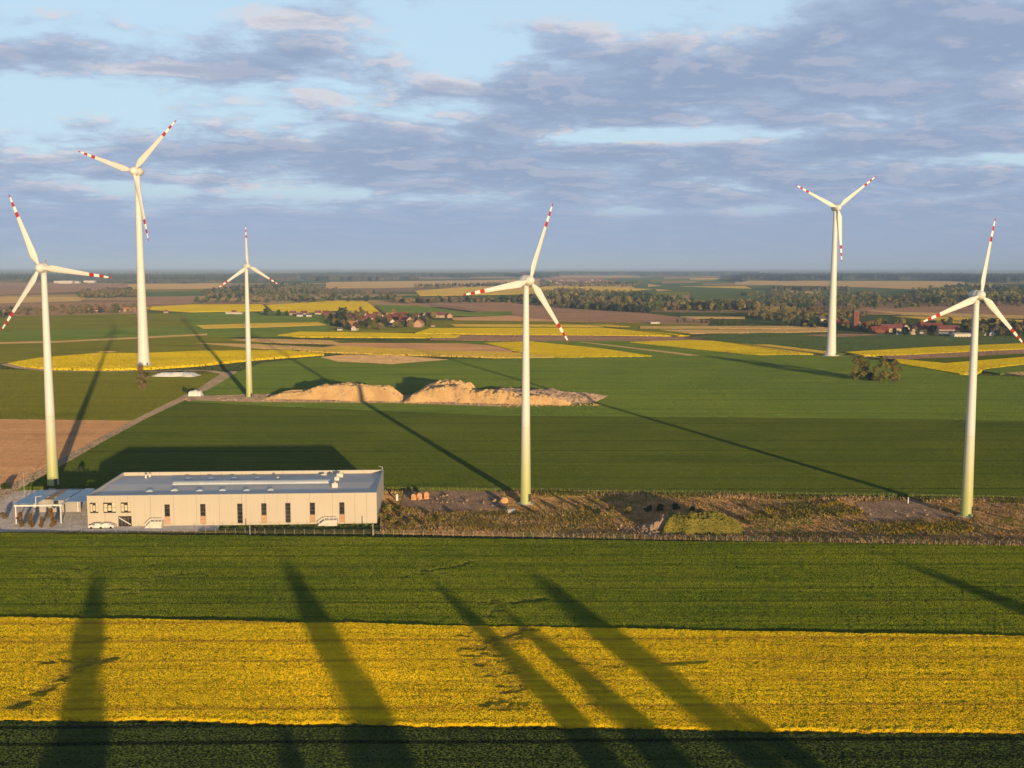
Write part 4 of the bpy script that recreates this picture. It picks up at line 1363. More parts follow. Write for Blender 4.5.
# loose clods spilled round the heaps
def clods(name, spots, seed, label, mat):
    rng = np.random.default_rng(seed)
    ico = np.array([(0, 0, 1), (0.9, 0, 0.3), (0.28, 0.85, 0.3), (-0.72, 0.52, 0.3), (-0.72, -0.52, 0.3), (0.28, -0.85, 0.3), (0, 0, -0.5)])
    fc = np.array([(0, 1, 2), (0, 2, 3), (0, 3, 4), (0, 4, 5), (0, 5, 1), (6, 2, 1), (6, 3, 2), (6, 4, 3), (6, 5, 4), (6, 1, 5)])
    V, Fc, k = [], [], 0
    for (xa, ya), (xb, yb), n, spread, z in spots:
        a, b_ = G(xa, ya), G(xb, yb)
        for _ in range(n):
            q = a.lerp(b_, rng.random())
            sz = 0.12 + 0.5 * rng.random() ** 3
            c = np.array((q.x + rng.normal() * 0.6, q.y + rng.normal() * spread, z))
            V.append(ico * sz * (0.7 + 0.6 * rng.random((7, 1))) + c); Fc.append(fc + k); k += 7
    return tag(obj_np(name, np.concatenate(V), np.concatenate(Fc), M[mat]), label, None, None, 'stuff')


clods('loose_clods', [((262, 402.5), (398, 404.5), 260, 2.6, 1.05), ((402, 405), (515, 406.5), 260, 2.0, 1.05), ((500, 408), (600, 407), 300, 3.0, 1.05), ((470, 398), (600, 402), 200, 6.0, 3.0)], 77, 'clods spilled around the heaps', 'sand')
clods('loose_clods', [((620, 531), (690, 536), 160, 2.5, 0.3), ((420, 500), (505, 506), 50, 4.0, 0.3), ((860, 512), (950, 516), 30, 4.0, 0.3)], 78, 'stones and clods on the weedy strip', 'sand_grey')

# stacks of bricks
bst = None
for i, (px, py, hh, lab) in enumerate(((414, 500.5, 1.7, 'orange brick stack on the dirt patch, first of the row from the white tank'),
                                       (419.5, 500, 1.9, 'orange brick stack in the middle of the row beside the white tank'),
                                       (426, 499.6, 2.1, 'tall orange brick stack ending the row farthest from the white tank'))):
    p = G(px, py)
    root = empty('brick_stack', p, R(12 * i))
    tag(root, lab, 'brick stack', 'brick stacks on the dirt')
    bm = bmesh.new(); box(bm, -0.75, 0.75, -0.55, 0.55, 0.15, hh); box(bm, -0.55, 0.4, -0.4, 0.45, hh + 0.003, hh + 0.35)
    obj_bm('bricks', bm, M['brick_stack'], root)
    bm = bmesh.new()
    for x in (-0.6, 0, 0.6):
        box(bm, x - 0.07, x + 0.07, -0.6, 0.6, 0, 0.147)
    obj_bm('pallet', bm, M['wood_post'], root)
p = G(504.5, 503.5)
bm = bmesh.new()
bmesh.ops.create_icosphere(bm, subdivisions=3, radius=1.15)
for v in bm.verts:
    v.co *= 1 + 0.12 * math.sin(v.co.x * 4 + v.co.y * 3) * math.cos(v.co.z * 3)
    v.co.z = v.co.z * 0.85 + 0.85
o = obj_bm('boulder', bm, M['sand'], smooth=True); o.location = p
tag(o, 'pale round boulder at the foot of the turbine on the weedy strip', 'boulder')
p = G(510, 514)
root = empty('concrete_pipe', p, R(25)); tag(root, 'short grey concrete pipe lying before the turbine on the weedy strip', 'pipe')
bm = bmesh.new(); tube(bm, (-1.0, 0, 0.75), (1.0, 0, 0.75), 0.75, 0.75, 20, caps=False)
tube(bm, (-1.0, 0, 0.75), (1.0, 0, 0.75), 0.6, 0.6, 20, caps=False); obj_bm('barrel', bm, M['render_grey'], root)
bm = bmesh.new(); tube(bm, (1.003, 0, 0.75), (1.25, 0, 0.75), 0.85, 0.85, 20); obj_bm('collar', bm, M['render_grey'], root)

# ------------------------------------------------------------------ vegetation
def leaf_cloud(centres, radii, n, size, rng, flat=0.0):
    """n leaf sprays (bent quads) spread through ellipsoidal clumps: returns verts, faces"""
    k = rng.integers(0, len(centres), n)
    d = rng.normal(size=(n, 3)); d /= np.linalg.norm(d, axis=1)[:, None]
    rad = rng.random(n) ** 0.42
    P = centres[k] + d * rad[:, None] * radii[k]
    nr = d + rng.normal(size=(n, 3)) * 0.55
    nr /= np.linalg.norm(nr, axis=1)[:, None]
    t = np.cross(nr, rng.normal(size=(n, 3))); t /= np.linalg.norm(t, axis=1)[:, None] + 1e-9
    b_ = np.cross(nr, t)
    s = size * (0.55 + 0.9 * rng.random(n))
    t *= s[:, None]; b_ *= (s * (0.6 + 0.5 * rng.random(n)))[:, None]
    V = np.stack([P - t * 0.9, P - b_ + nr * s[:, None] * 0.2, P + t, P + b_ - nr * s[:, None] * 0.1], axis=1).reshape(-1, 3)
    Fq = np.arange(4 * n).reshape(n, 4)
    return V, Fq


def trunk_bm(h, r, rng, limbs=5, spread=0.25, start=0.35):
    bm = bmesh.new()
    pts = [Vector((0, 0, 0))]
    for i in range(1, 6):
        pts.append(Vector((rng.normal() * h * 0.012, rng.normal() * h * 0.012, h * i / 5)))
    for i in range(5):
        tube(bm, pts[i], pts[i + 1], r * (1 - i * 0.17) * (1.3 if i == 0 else 1), r * (1 - (i + 1) * 0.17), 7)
    for k in range(limbs):
        t = start + (0.9 - start) * k / max(limbs - 1, 1)
        a = pts[0].lerp(pts[5], t)
        th = k * 2.4 + rng.random()
        l = h * spread * (1.1 - t * 0.5)
        e = a + Vector((math.cos(th) * l, math.sin(th) * l, l * 0.85))
        tube(bm, a, e, r * 0.42 * (1.2 - t), r * 0.1, 5)
    return bm


def tree_proto(name, h, wd, leaf, nleaf, size, seed, clumps=12, low=0.25, shape='round', limbs=6, trunk_h=0.8):
    rng = np.random.default_rng(seed)
    root = empty(name, (0, 0, -500))
    obj_bm('trunk', trunk_bm(h * trunk_h, max(h * 0.018, 0.1), rng, limbs, wd / h * 0.55, low + 0.05), M['bark'], root)
    c, r = [], []
    for i in range(clumps):
        t = (i + rng.random()) / clumps
        z = h * (low + (0.93 - low) * t)
        if shape == 'round':
            w_ = wd * 0.5 * math.sin(math.pi * min(max(0.14 + t * 0.82, 0), 1)) ** 0.6
        elif shape == 'column':
            w_ = wd * 0.5 * min(1.0, 0.6 + t * 1.2, (1.05 - t) * 2.6)
        else:
            w_ = wd * 0.5 * (1.02 - t)
        th = rng.random() * 6.28
        q = rng.random() ** 0.5 * w_ * 0.84
        c.append((math.cos(th) * q, math.sin(th) * q, z))
        e = (0.12 + 0.19 * rng.random()) * wd * (0.6 + 0.4 * (w_ / (wd * 0.5)))
        r.append((e, e, e * (0.8 if shape == 'round' else 1.2)))
    V, Fq = leaf_cloud(np.array(c), np.array(r), nleaf, size, rng)
    V[:, 2] = np.minimum(V[:, 2], h * 1.02)
    obj_np('crown', V, Fq, M[leaf], parent=root)
    return root


PROTO = {
    'olive': tree_proto('broadleaf_tree', 15, 11, 'leaf_olive', 1700, 0.42, 1, 16, 0.18),
    'olive2': tree_proto('broadleaf_tree', 15, 9, 'leaf_olive', 1400, 0.42, 2, 13, 0.12),
    'green': tree_proto('broadleaf_tree', 12, 10, 'leaf_green', 700, 0.75, 3, 12, 0.15),
    'dark': tree_proto('broadleaf_tree', 12, 9, 'leaf_dark', 700, 0.75, 4, 12, 0.12),
    'brown': tree_proto('broadleaf_tree', 12, 9, 'leaf_brown', 520, 0.6, 5, 12, 0.15),
    'young': tree_proto('young_tree', 13, 5.5, 'leaf_brown', 800, 0.28, 6, 12, 0.22, limbs=10, trunk_h=0.95),
    'poplar': tree_proto('poplar_tree', 20, 8.0, 'leaf_green', 1900, 0.55, 7, 26, 0.06, 'column'),
    'column_rust': tree_proto('columnar_shrub', 4.2, 2.1, 'leaf_rust', 700, 0.18, 8, 9, 0.05, 'column', 3),
    'bush': tree_proto('scrub_bush', 2.4, 3.2, 'leaf_brown', 300, 0.26, 9, 7, 0.1, limbs=4, trunk_h=0.5),
    'bush_olive': tree_proto('scrub_bush', 2.2, 3.0, 'leaf_olive', 300, 0.26, 10, 7, 0.1, limbs=4, trunk_h=0.5),
    'bush_dark': tree_proto('scrub_bush', 3.0, 4.0, 'leaf_dark', 420, 0.3, 12, 8, 0.1, limbs=4, trunk_h=0.5),
}
USED = set()


def plant(kind, loc, scale, label, cat, group=None, sz=1.0, name=None):
    src = PROTO[kind]
    if kind in USED:
        o = copy_tree(src)
    else:
        o = src
        USED.add(kind)
    if name: o.name = name
    o.location = loc
    o.rotation_euler = (0, 0, random.uniform(0, 6.28))
    o.scale = (scale, scale, scale * sz)
    if 'group' in o.keys(): del o['group']
    return tag(o, label, cat, group)


def plant_px(kind, px, py, h_px, label, cat, group=None, base_h=12.0, sz=1.0, z=0.0, wpx=None):
    p_ = G(px, py)
    s = h_px * mpp(p_) / base_h
    p_.z = z
    if wpx: s2 = wpx
    return plant(kind, p_, s, label, cat, group, sz)


plant_px('olive', 858, 382, 27, 'olive-leaved tree leftmost in the small clump on the green field', 'tree', 'trees of the small clump on the green field', 15)
plant_px('olive2', 881, 384, 29, 'tallest olive-leaved tree, middle of the small clump on the green field', 'tree', 'trees of the small clump on the green field', 15)
plant_px('olive2', 895, 384, 26, 'slim olive-leaved tree rightmost in the small clump on the green field', 'tree', 'trees of the small clump on the green field', 15)
plant_px('bush_dark', 872, 382, 10, 'dark bush in the gap of the small clump on the green field', 'bush', None, 3.0)
plant_px('young', 143, 394, 32, 'thin brown young tree before the foot of the tallest turbine', 'tree', None, 13, 1.0)
plant_px('bush_dark', 82, 474, 8, 'dark round bush at the edge of the green field behind the carport', 'bush', None, 3.0)
plant_px('bush_dark', 6, 492, 10, 'dark bush beside the track at the left edge', 'bush', None, 3.0)
plant_px('bush_dark', 187, 394, 6, 'dark bush beside the small white heap', 'bush', None, 3.0)
for i, (px, hp, lab) in enumerate(((20.5, 17, 'first rusty columnar shrub, by the carport\'s left post'), (31, 16, 'second rusty columnar shrub, rounder, under the carport beam'),
                                   (51.5, 21, 'tallest rusty columnar shrub, beside the carport\'s right post'), (42, 12, 'short olive columnar shrub in the middle of the carport front'))):
    plant_px('column_rust', px, 527.5, hp, lab, 'shrub', 'columnar shrubs before the carport', 4.2)
plant_px('bush', 3, 519, 7, 'orange-brown bush on the paving at the left edge', 'bush', None, 2.4)
plant_px('column_rust', 83.5, 501, 8, 'brown columnar shrub between carport and utility cabinet', 'shrub', None, 4.2)

# bushes of the weedy strip
for i, (px, py, hp, kd) in enumerate(((388, 512, 11, 'bush_olive'), (384, 520, 12, 'bush_olive'), (393, 524, 11, 'bush_olive'), (402, 519, 8, 'bush'), (412, 526, 9, 'bush_olive'), (398, 510, 7, 'bush_dark'), (404, 530, 8, 'bush_olive'),
                                      (425, 528, 8, 'bush'), (440, 522, 7, 'bush_olive'), (455, 516, 7, 'bush_olive'), (430, 517, 7, 'bush'), (520, 518, 8, 'bush_olive'), (538, 516, 8, 'bush'), (560, 512, 8, 'bush'), (580, 510, 9, 'bush'),
                                      (598, 514, 9, 'bush_dark'), (612, 512, 9, 'bush'), (628, 514, 10, 'bush_olive'), (648, 512, 10, 'bush_dark'), (660, 511, 10, 'bush_dark'), (676, 510, 10, 'bush_dark'), (692, 511, 8, 'bush_dark'),
                                      (700, 514, 8, 'bush'), (745, 520, 9, 'bush'), (754, 526, 9, 'bush'), (762, 514, 8, 'bush'), (775, 520, 8, 'bush_olive'), (790, 516, 8, 'bush'), (820, 514, 7, 'bush'), (840, 518, 7, 'bush_olive'),
                                      (705, 540, 7, 'bush'), (720, 541, 8, 'bush'), (690, 540, 7, 'bush'), (760, 542, 7, 'bush'), (780, 543, 8, 'bush'), (800, 543, 8, 'bush'), (830, 543, 8, 'bush'), (860, 543, 9, 'bush'), (875, 544, 8, 'bush'),
                                      (900, 544, 8, 'bush'), (925, 536, 10, 'bush'), (940, 544, 8, 'bush'), (985, 530, 9, 'bush'), (1000, 540, 8, 'bush'), (1015, 534, 8, 'bush'), (975, 520, 7, 'bush_olive'), (1010, 520, 6, 'bush_olive'))):
    lab = {'bush': 'low brown scrub bush on the weedy strip between the two wire fences', 'bush_olive': 'low olive-green scrub bush on the weedy strip between the two wire fences',
           'bush_dark': 'dark green scrub bush on the weedy strip between the two wire fences'}[kd]
    plant_px(kd, px, py, hp * 0.72, lab, 'bush', {'bush': 'brown scrub bushes on the weedy strip', 'bush_olive': 'olive scrub bushes on the weedy strip', 'bush_dark': 'dark scrub bushes on the weedy strip'}[kd],
             {'bush': 2.4, 'bush_olive': 2.2, 'bush_dark': 3.0}[kd])


DIRT = [[(405, 492), (500, 491), (508, 508), (440, 512), (400, 506)], [(855, 503), (915, 500), (955, 518), (870, 522)], [(620, 530), (668, 524), (690, 536), (650, 539)], [(660, 520), (700, 512), (746, 520), (746, 536), (664, 534)]]


def in_poly(gp, q):
    ins = np.zeros(len(q), bool)
    j = len(gp) - 1
    for i in range(len(gp)):
        ins ^= ((gp[i, 1] > q[:, 1]) != (gp[j, 1] > q[:, 1])) & (q[:, 0] < (gp[j, 0] - gp[i, 0]) * (q[:, 1] - gp[i, 1]) / (gp[j, 1] - gp[i, 1] + 1e-12) + gp[i, 0])
        j = i
    return ins


def tufts(name, poly, n, hgt, mats, seed, label, dens=None, z=0.2):
    """ground cover of the waste strip: upright leaf tufts"""
    rng = np.random.default_rng(seed)
    gp = np.array([G(*q)[:2] for q in poly])
    lo, hi = gp.min(0), gp.max(0)
    pts = []
    while len(pts) < n:
        q = lo + rng.random((n, 2)) * (hi - lo)
        ins = np.zeros(n, bool)
        j = len(gp) - 1
        for i in range(len(gp)):
            c = ((gp[i, 1] > q[:, 1]) != (gp[j, 1] > q[:, 1])) & (q[:, 0] < (gp[j, 0] - gp[i, 0]) * (q[:, 1] - gp[i, 1]) / (gp[j, 1] - gp[i, 1] + 1e-12) + gp[i, 0])
            ins ^= c
            j = i
        for dp in DIRT:
            ins &= ~in_poly(np.array([G(*w_)[:2] for w_ in dp]), q)
        s = np.sin(q[:, 0] * 0.31 + 2 * np.sin(q[:, 1] * 0.23)) + np.sin(q[:, 0] * 0.11 + q[:, 1] * 0.4)
        ins &= rng.random(n) < 0.35 + 0.35 * (s > -0.3) + 0.3 * (s > 0.8)
        pts.extend(q[ins].tolist())
    P = np.array(pts[:n])
    b3 = 3
    P = np.repeat(P, b3, axis=0) + rng.normal(size=(n * b3, 2)) * 0.12
    m = len(P)
    h = hgt * (0.4 + rng.random(m))
    th = rng.random(m) * 6.28
    w_ = h * 0.30
    lean = rng.normal(size=(m, 2)) * h[:, None] * 0.3
    a = np.stack([P[:, 0] - np.cos(th) * w_, P[:, 1] - np.sin(th) * w_, np.full(m, z)], 1)
    b_ = np.stack([P[:, 0] + np.cos(th) * w_, P[:, 1] + np.sin(th) * w_, np.full(m, z)], 1)
    c = np.stack([P[:, 0] + lean[:, 0], P[:, 1] + lean[:, 1], z + h], 1)
    V = np.stack([a, b_, c], 1).reshape(-1, 3)
    Fq = np.arange(3 * m).reshape(m, 3)
    nm = len(mats)
    reg = (np.sin(P[:, 0] * 0.17 + 1.3 * np.sin(P[:, 1] * 0.3)) + rng.normal(size=m) * 0.5)
    mi = np.clip(((reg + 1.6) / 3.2 * nm).astype(int), 0, nm - 1)
    return tag(obj_np(name, V, Fq, [M[k] for k in mats], mi), label, None, None, 'stuff')


tufts('dry_grass', [(380, 512), (440, 513), (520, 512), (600, 494.5), (1000, 501), (1090, 506), (1090, 547.5), (700, 540.5), (380, 534)], 7000, 0.38, ['dry_grass', 'leaf_rust', 'dry_grass', 'green_weed'], 41, 'dry brownish grass and weeds')
tufts('dry_grass', [(384, 491.5), (600, 493.5), (1085, 502.5), (1085, 505.5), (600, 497), (384, 494)], 2500, 0.7, ['dry_grass', 'green_weed'], 42, 'dry grass along the rear fence')
tufts('dry_grass', [(600, 535), (700, 536), (1085, 543), (1085, 549), (700, 541.5), (560, 538)], 3000, 0.62, ['dry_grass', 'green_weed', 'dry_grass', 'leaf_rust'], 43, 'tall pinkish dry grass along the front fence')
tufts('flowering_weeds', [(755, 510), (840, 503), (870, 514), (800, 520), (750, 520)], 900, 0.6, ['yellow_weed', 'green_weed'], 44, 'yellow flowering weeds')
tufts('flowering_weeds', [(850, 525), (970, 523), (975, 533), (860, 535)], 1000, 0.55, ['yellow_weed', 'green_weed', 'yellow_weed'], 45, 'yellow flowering weeds')
tufts('green_weeds', [(385, 505), (440, 513), (520, 512), (600, 515), (620, 531), (500, 530), (385, 533)], 2600, 0.42, ['green_weed', 'yellow_weed', 'dry_grass'], 46, 'rank olive weeds')
tufts('green_weeds', [(200, 531.8), (376, 532), (376, 535), (200, 534)], 1500, 0.35, ['green_weed', 'leaf_green'], 47, 'green grass before the hall')

# poplars that stand below the viewpoint and throw the long shadows over the crops
for i, (tx, ty, by, w_, lab) in enumerate((
        (100, 570, 20, 1.0, 'tall broad poplar beneath the viewpoint, throwing the leftmost shadow over the rape'),
        (284, 556, 10, 0.95, 'tall poplar beneath the viewpoint, throwing the shadow across the rape before the hall'),
        (430, 577, 35, 0.62, 'slim poplar beneath the viewpoint, throwing the thin shadow left of the trampled rape'),
        (527, 571, 25, 1.2, 'tall poplar beneath the viewpoint, throwing the widest diagonal shadow'),
        (500, 606, 45, 0.75, 'shorter poplar beneath the viewpoint, throwing the shadow over the trampled rape'),
        (884, 556, 22, 1.15, 'poplar beneath the viewpoint, throwing the shadow at the right edge of the wheat'),
        (280, 722, 50, 0.6, 'small poplar beneath the viewpoint, shading only the dark crop'))):
    T = G(tx, ty)
    L_ = (T.y - by) / math.cos(SUN_AZ)
    h_ = L_ * math.tan(SUN_EL)
    bx = T.x + L_ * math.sin(SUN_AZ)
    s = h_ / 20.4
    o = plant('poplar', Vector((bx, by, 0.3)), s, lab, 'tree', 'poplars beneath the viewpoint')
    ww = w_ * 1.38
    o.scale = (ww, ww, s)

# ------------------------------------------------------------------ villages
def house_proto(name, w_, d, h, rh, wall, roof, chimney=True, hip=False, wins=3):
    root = empty(name, (0, 0, -500))
    bm = bmesh.new()
    box(bm, -w_ / 2, w_ / 2, -d / 2, d / 2, 0, h)
    for s in (-1, 1):
        vs = [bm.verts.new((s * (w_ / 2 - 0.01), y, z)) for y, z in ((-d / 2, h), (d / 2, h), (0, h + rh))]
        bm.faces.new(vs)
    obj_bm('wall', bm, M[wall], root)
    bm = bmesh.new()
    o_ = 0.45
    for s in (-1, 1):
        a = [(-w_ / 2 - o_, s * (d / 2 + o_), h - 0.25), (w_ / 2 + o_, s * (d / 2 + o_), h - 0.25), (w_ / 2 + o_, 0, h + rh + 0.05), (-w_ / 2 - o_, 0, h + rh + 0.05)]
        lo = [bm.verts.new(p_) for p_ in a]
        hi = [bm.verts.new((x, y, z + 0.22)) for x, y, z in a]
        bm.faces.new(hi); bm.faces.new(lo[::-1])
        for i in range(4):
            bm.faces.new((lo[i], lo[(i + 1) % 4], hi[(i + 1) % 4], hi[i]))
    rf = obj_bm('roof', bm, M[roof], root)
    if chimney:
        bm = bmesh.new(); box(bm, w_ * 0.18, w_ * 0.18 + 0.9, 0.4, 1.2, h + rh * 0.5, h + rh + 1.2)
        obj_bm('chimney', bm, M['brick_red'], rf)
    for i in range(wins):
        x = -w_ / 2 + w_ * (i + 0.5) / wins
        bm = bmesh.new(); box(bm, x - 0.65, x + 0.65, -d / 2 - 0.06, -d / 2 - 0.003, 1.0, 2.5)
        obj_bm('window', bm, M['glass'], root)
    return root


HP = {
    'white_red': house_proto('house', 11, 8, 4.2, 4.2, 'render_white', 'tile_red'),
    'cream_rose': house_proto('house', 12, 9, 4.6, 4.4, 'render_cream', 'tile_rose'),
    'tan_orange': house_proto('house', 11, 9, 5.0, 4.0, 'render_tan', 'tile_orange'),
    'white_slate': house_proto('house', 11, 8, 4.4, 4.0, 'render_white', 'slate'),
    'brick_red': house_proto('house', 12, 9, 4.6, 4.2, 'brick_red', 'tile_red'),
    'barn': house_proto('barn', 26, 12, 5.0, 5.0, 'render_cream', 'tile_rose', False, wins=6),
    'barn_red': house_proto('barn', 24, 11, 5.0, 5.0, 'brick_red', 'tile_red', False, wins=5),
    'shed': house_proto('shed', 26, 14, 6.0, 1.4, 'render_white', 'render_white', False, wins=6),
    'shed_grey': house_proto('shed', 20, 12, 5.0, 1.6, 'render_grey', 'slate', False, wins=4),
}
DESC = {'white_red': 'white red-roofed house', 'cream_rose': 'cream rose-roofed house', 'tan_orange': 'tan orange-roofed house', 'white_slate': 'white dark-roofed house',
        'brick_red': 'brick red-roofed house', 'barn': 'long cream rose-roofed barn', 'barn_red': 'long brick red-roofed barn', 'shed': 'long flat white shed', 'shed_grey': 'grey dark-roofed farm shed'}
ORD = ['first', 'second', 'third', 'fourth', 'fifth', 'sixth', 'seventh', 'eighth', 'ninth', 'tenth', 'eleventh', 'twelfth', 'thirteenth', 'fourteenth', 'fifteenth', 'sixteenth',
       'seventeenth', 'eighteenth', 'nineteenth', 'twentieth', 'twenty-first', 'twenty-second', 'twenty-third', 'twenty-fourth', 'twenty-fifth', 'twenty-sixth', 'twenty-seventh',
       'twenty-eighth', 'twenty-ninth', 'thirtieth', 'thirty-first', 'thirty-second', 'thirty-third', 'thirty-fourth', 'thirty-fifth', 'thirty-sixth', 'thirty-seventh', 'thirty-eighth', 'thirty-ninth', 'fortieth']
HUSED = set()


def village(items, where, group, parts=True):
    cnt = {}
    for k, px, py, s, rz in sorted(items, key=lambda q: q[1]):
        i = cnt.get(k, 0); cnt[k] = i + 1
        tot = sum(1 for q in items if q[0] == k)
        src = HP[k]
        if k in HUSED:
            if parts:
                o = copy_tree(src)
            else:
                o = copy_tree(src)
        else:
            o = src; HUSED.add(k)
        o.location = G(px, py)
        o.rotation_euler = (0, 0, R(rz))
        o.scale = (s * 0.84, s * 0.84, s * 0.8)
        lab = ('only %s' % DESC[k] if tot == 1 else '%s %s from the left' % (ORD[i], DESC[k])) + ' ' + where
        tag(o, lab, 'barn' if k.startswith('barn') else 'shed' if k.startswith('shed') else 'house', group)


C_V = [('tan_orange', 353, 327.5, 1.0, 10), ('white_red', 355, 331, 0.9, 80), ('white_slate', 300, 317, 0.9, 0), ('white_red', 304, 315.5, 1.0, 10), ('cream_rose', 293, 315.5, 0.9, 0), ('white_slate', 309, 317, 0.8, 0),
       ('cream_rose', 318, 315, 0.9, 10), ('brick_red', 326, 315, 0.9, 0), ('white_red', 355, 322.5, 1.1, 75), ('brick_red', 348, 320, 1.0, 10), ('white_slate', 360, 318, 0.9, 0), ('cream_rose', 371, 321, 1.2, 5), ('cream_rose', 377, 317.5, 1.1, 0),
       ('cream_rose', 367, 318, 1.0, 80), ('white_slate', 383, 319, 0.9, 90), ('brick_red', 388, 321, 1.0, 5), ('tan_orange', 390, 318, 1.0, 0), ('white_red', 393, 324.5, 1.0, 90), ('white_slate', 391, 327, 0.7, 0),
       ('brick_red', 397, 320, 1.1, 5), ('tan_orange', 396, 317, 1.0, 80), ('white_red', 403, 318, 1.2, 0), ('brick_red', 403, 321.5, 1.0, 10), ('cream_rose', 411, 323, 1.1, 80), ('white_slate', 410.5, 327.5, 0.8, 0),
       ('tan_orange', 419, 327.5, 1.25, 78), ('white_red', 421, 317, 0.8, 0), ('cream_rose', 426, 317.5, 1.0, 80), ('white_red', 402, 324, 0.7, 0),
       ('barn', 436, 317.5, 0.95, 2), ('barn', 445, 317.6, 0.8, 2), ('tan_orange', 450, 318, 0.9, 85), ('brick_red', 430, 317.8, 0.8, 0), ('white_slate', 340, 331, 0.6, 0), ('white_red', 433, 327, 0.5, 0), ('brick_red', 380, 321.5, 0.9, 80),
       ('brick_red', 365, 321, 0.9, 0), ('cream_rose', 334, 315, 0.8, 0)]
village(C_V, 'in the central village', 'houses of the central village')
R_V = [('white_slate', 823, 321, 0.8, 0), ('brick_red', 840, 325, 0.9, 0), ('brick_red', 846, 326, 0.8, 0), ('white_slate', 838, 324, 0.5, 90), ('white_red', 858, 325, 0.7, 90), ('brick_red', 866, 328, 1.0, 0), ('barn_red', 879, 333, 0.9, 3),
       ('barn', 891, 332, 1.05, 3), ('white_slate', 899, 335.5, 0.6, 0), ('white_red', 906, 331, 1.1, 70), ('cream_rose', 913, 335, 1.0, 75), ('brick_red', 901, 330.5, 1.0, 0), ('white_slate', 922, 334.5, 0.7, 0), ('barn_red', 930, 331, 1.1, 2),
       ('barn', 948, 333, 1.0, -4), ('shed_grey', 944, 335.6, 0.9, 2), ('shed', 961, 337.6, 0.8, 2), ('brick_red', 938, 328.5, 0.9, 0), ('white_slate', 983, 336, 0.9, 70), ('white_slate', 992, 336.4, 0.9, 75), ('shed_grey', 987, 335, 0.6, 0), ('brick_red', 872, 325, 0.7, 0), ('cream_rose', 917, 330, 0.9, 0)]
village(R_V, 'in the right village', 'houses of the right village')
L_V = [('white_slate', 2, 312, 0.7, 0), ('tan_orange', 88, 311, 0.6, 0), ('white_red', 105, 311.5, 0.9, 0), ('cream_rose', 97, 311.5, 0.6, 0), ('white_red', 119, 312, 0.9, 0), ('tan_orange', 126, 312, 1.0, 0), ('tan_orange', 133, 312, 0.9, 0), ('cream_rose', 166, 313, 0.6, 0)]
village(L_V, 'in the hamlet behind the left turbines', 'houses of the left hamlet')
village([('shed', 230, 314.2, 0.55, 3), ('shed', 238, 314.4, 0.6, -3), ('white_red', 234, 313.6, 0.7, 0), ('shed', 655, 324.2, 0.5, 0)], 'alone in the open fields', 'lone farm sheds')
F_V = [(random.choice(['white_red', 'cream_rose', 'brick_red', 'white_slate']), 540 + i * 2.9 + random.uniform(-1, 1), random.choice([280.5, 281.5, 282.5, 283.3]), random.uniform(0.8, 1.3), random.uniform(-20, 20)) for i in range(27)]
village(F_V, 'in the far village behind the centre turbine', 'houses of the far village')
# pale factory sheds far away on the left, and pale farms at the far right
village([('shed', 60, 283.4, 1.9, 0), ('shed', 67, 283.8, 2.3, 5), ('shed', 75, 283.6, 1.8, 0), ('shed', 90, 283.2, 2.1, 0)], 'of the distant works at the left horizon', 'distant works')
village([('shed', 988, 288.4, 1.0, 0), ('shed', 1003, 288, 0.9, 0), ('shed', 1020, 289, 1.0, 0)], 'among the woods at the far right', 'distant farms at the right')

# brick tower of the right village
p = G(855.5, 328)
hz = at_height(855.5, 311.5, p)
root = empty('brick_tower', p); tag(root, 'square red brick tower with a flat cap in the right village', 'tower')
hw = 3.0
bm = bmesh.new(); box(bm, -hw, hw, -hw, hw, 0, hz); obj_bm('shaft', bm, M['brick_red'], root)
bm = bmesh.new(); box(bm, -hw - 0.4, hw + 0.4, -hw - 0.4, hw + 0.4, hz + 0.003, hz + 0.9); box(bm, -hw, hw, -hw, hw, hz + 0.903, hz + 1.6); obj_bm('roof', bm, M['slate'], root)
for z in (hz * 0.4, hz * 0.7):
    bm = bmesh.new(); box(bm, -0.7, 0.7, -hw - 0.05, -hw - 0.003, z, z + 2.0); obj_bm('window', bm, M['glass'], root)

# village and hedgerow trees
cnt = {}
def vtrees(lst, where, group, bh=12.0):
    tot = {}
    for k, *_ in lst: tot[k] = tot.get(k, 0) + 1
    c = {}
    word = {'green': 'mid-green tree', 'dark': 'dark green tree', 'brown': 'brown bare-looking tree', 'olive': 'olive tree'}
    for k, px, py, hp in sorted(lst, key=lambda q: q[1]):
        i = c.get(k, 0); c[k] = i + 1
        lab = ('only %s %s' % (word[k], where)) if tot[k] == 1 else '%s %s from the left %s' % (ORD[i], word[k], where)
        plant_px(k, px, py, hp, lab, 'tree', group, 15.0 if k == 'olive' else bh)


vtrees([('dark', 266, 316, 8), ('dark', 279, 316.5, 7), ('dark', 287, 316.5, 6), ('green', 272, 316.5, 6), ('dark', 342, 322, 11), ('dark', 336, 321, 8), ('brown', 331, 319, 8), ('green', 349, 323, 8), ('brown', 344, 328, 9), ('dark', 347, 330, 8), ('green', 338, 326, 8),
        ('brown', 326, 321, 7), ('olive', 361, 314.5, 8), ('brown', 360, 324, 8), ('dark', 366, 327, 8), ('green', 371, 327, 8), ('brown', 374, 325, 7), ('green', 378, 324, 7), ('dark', 384, 325, 8), ('brown', 398, 327, 7), ('dark', 402, 328, 7), ('green', 406, 327, 6),
        ('brown', 415, 321, 8), ('dark', 424, 326, 8), ('brown', 427, 323, 7), ('green', 430, 325, 6), ('dark', 345, 315, 8), ('dark', 340, 316, 9), ('brown', 356, 316, 6), ('dark', 408, 319, 6), ('brown', 386, 316, 5), ('green', 416, 318, 6)],
       'in the central village', 'trees of the central village')
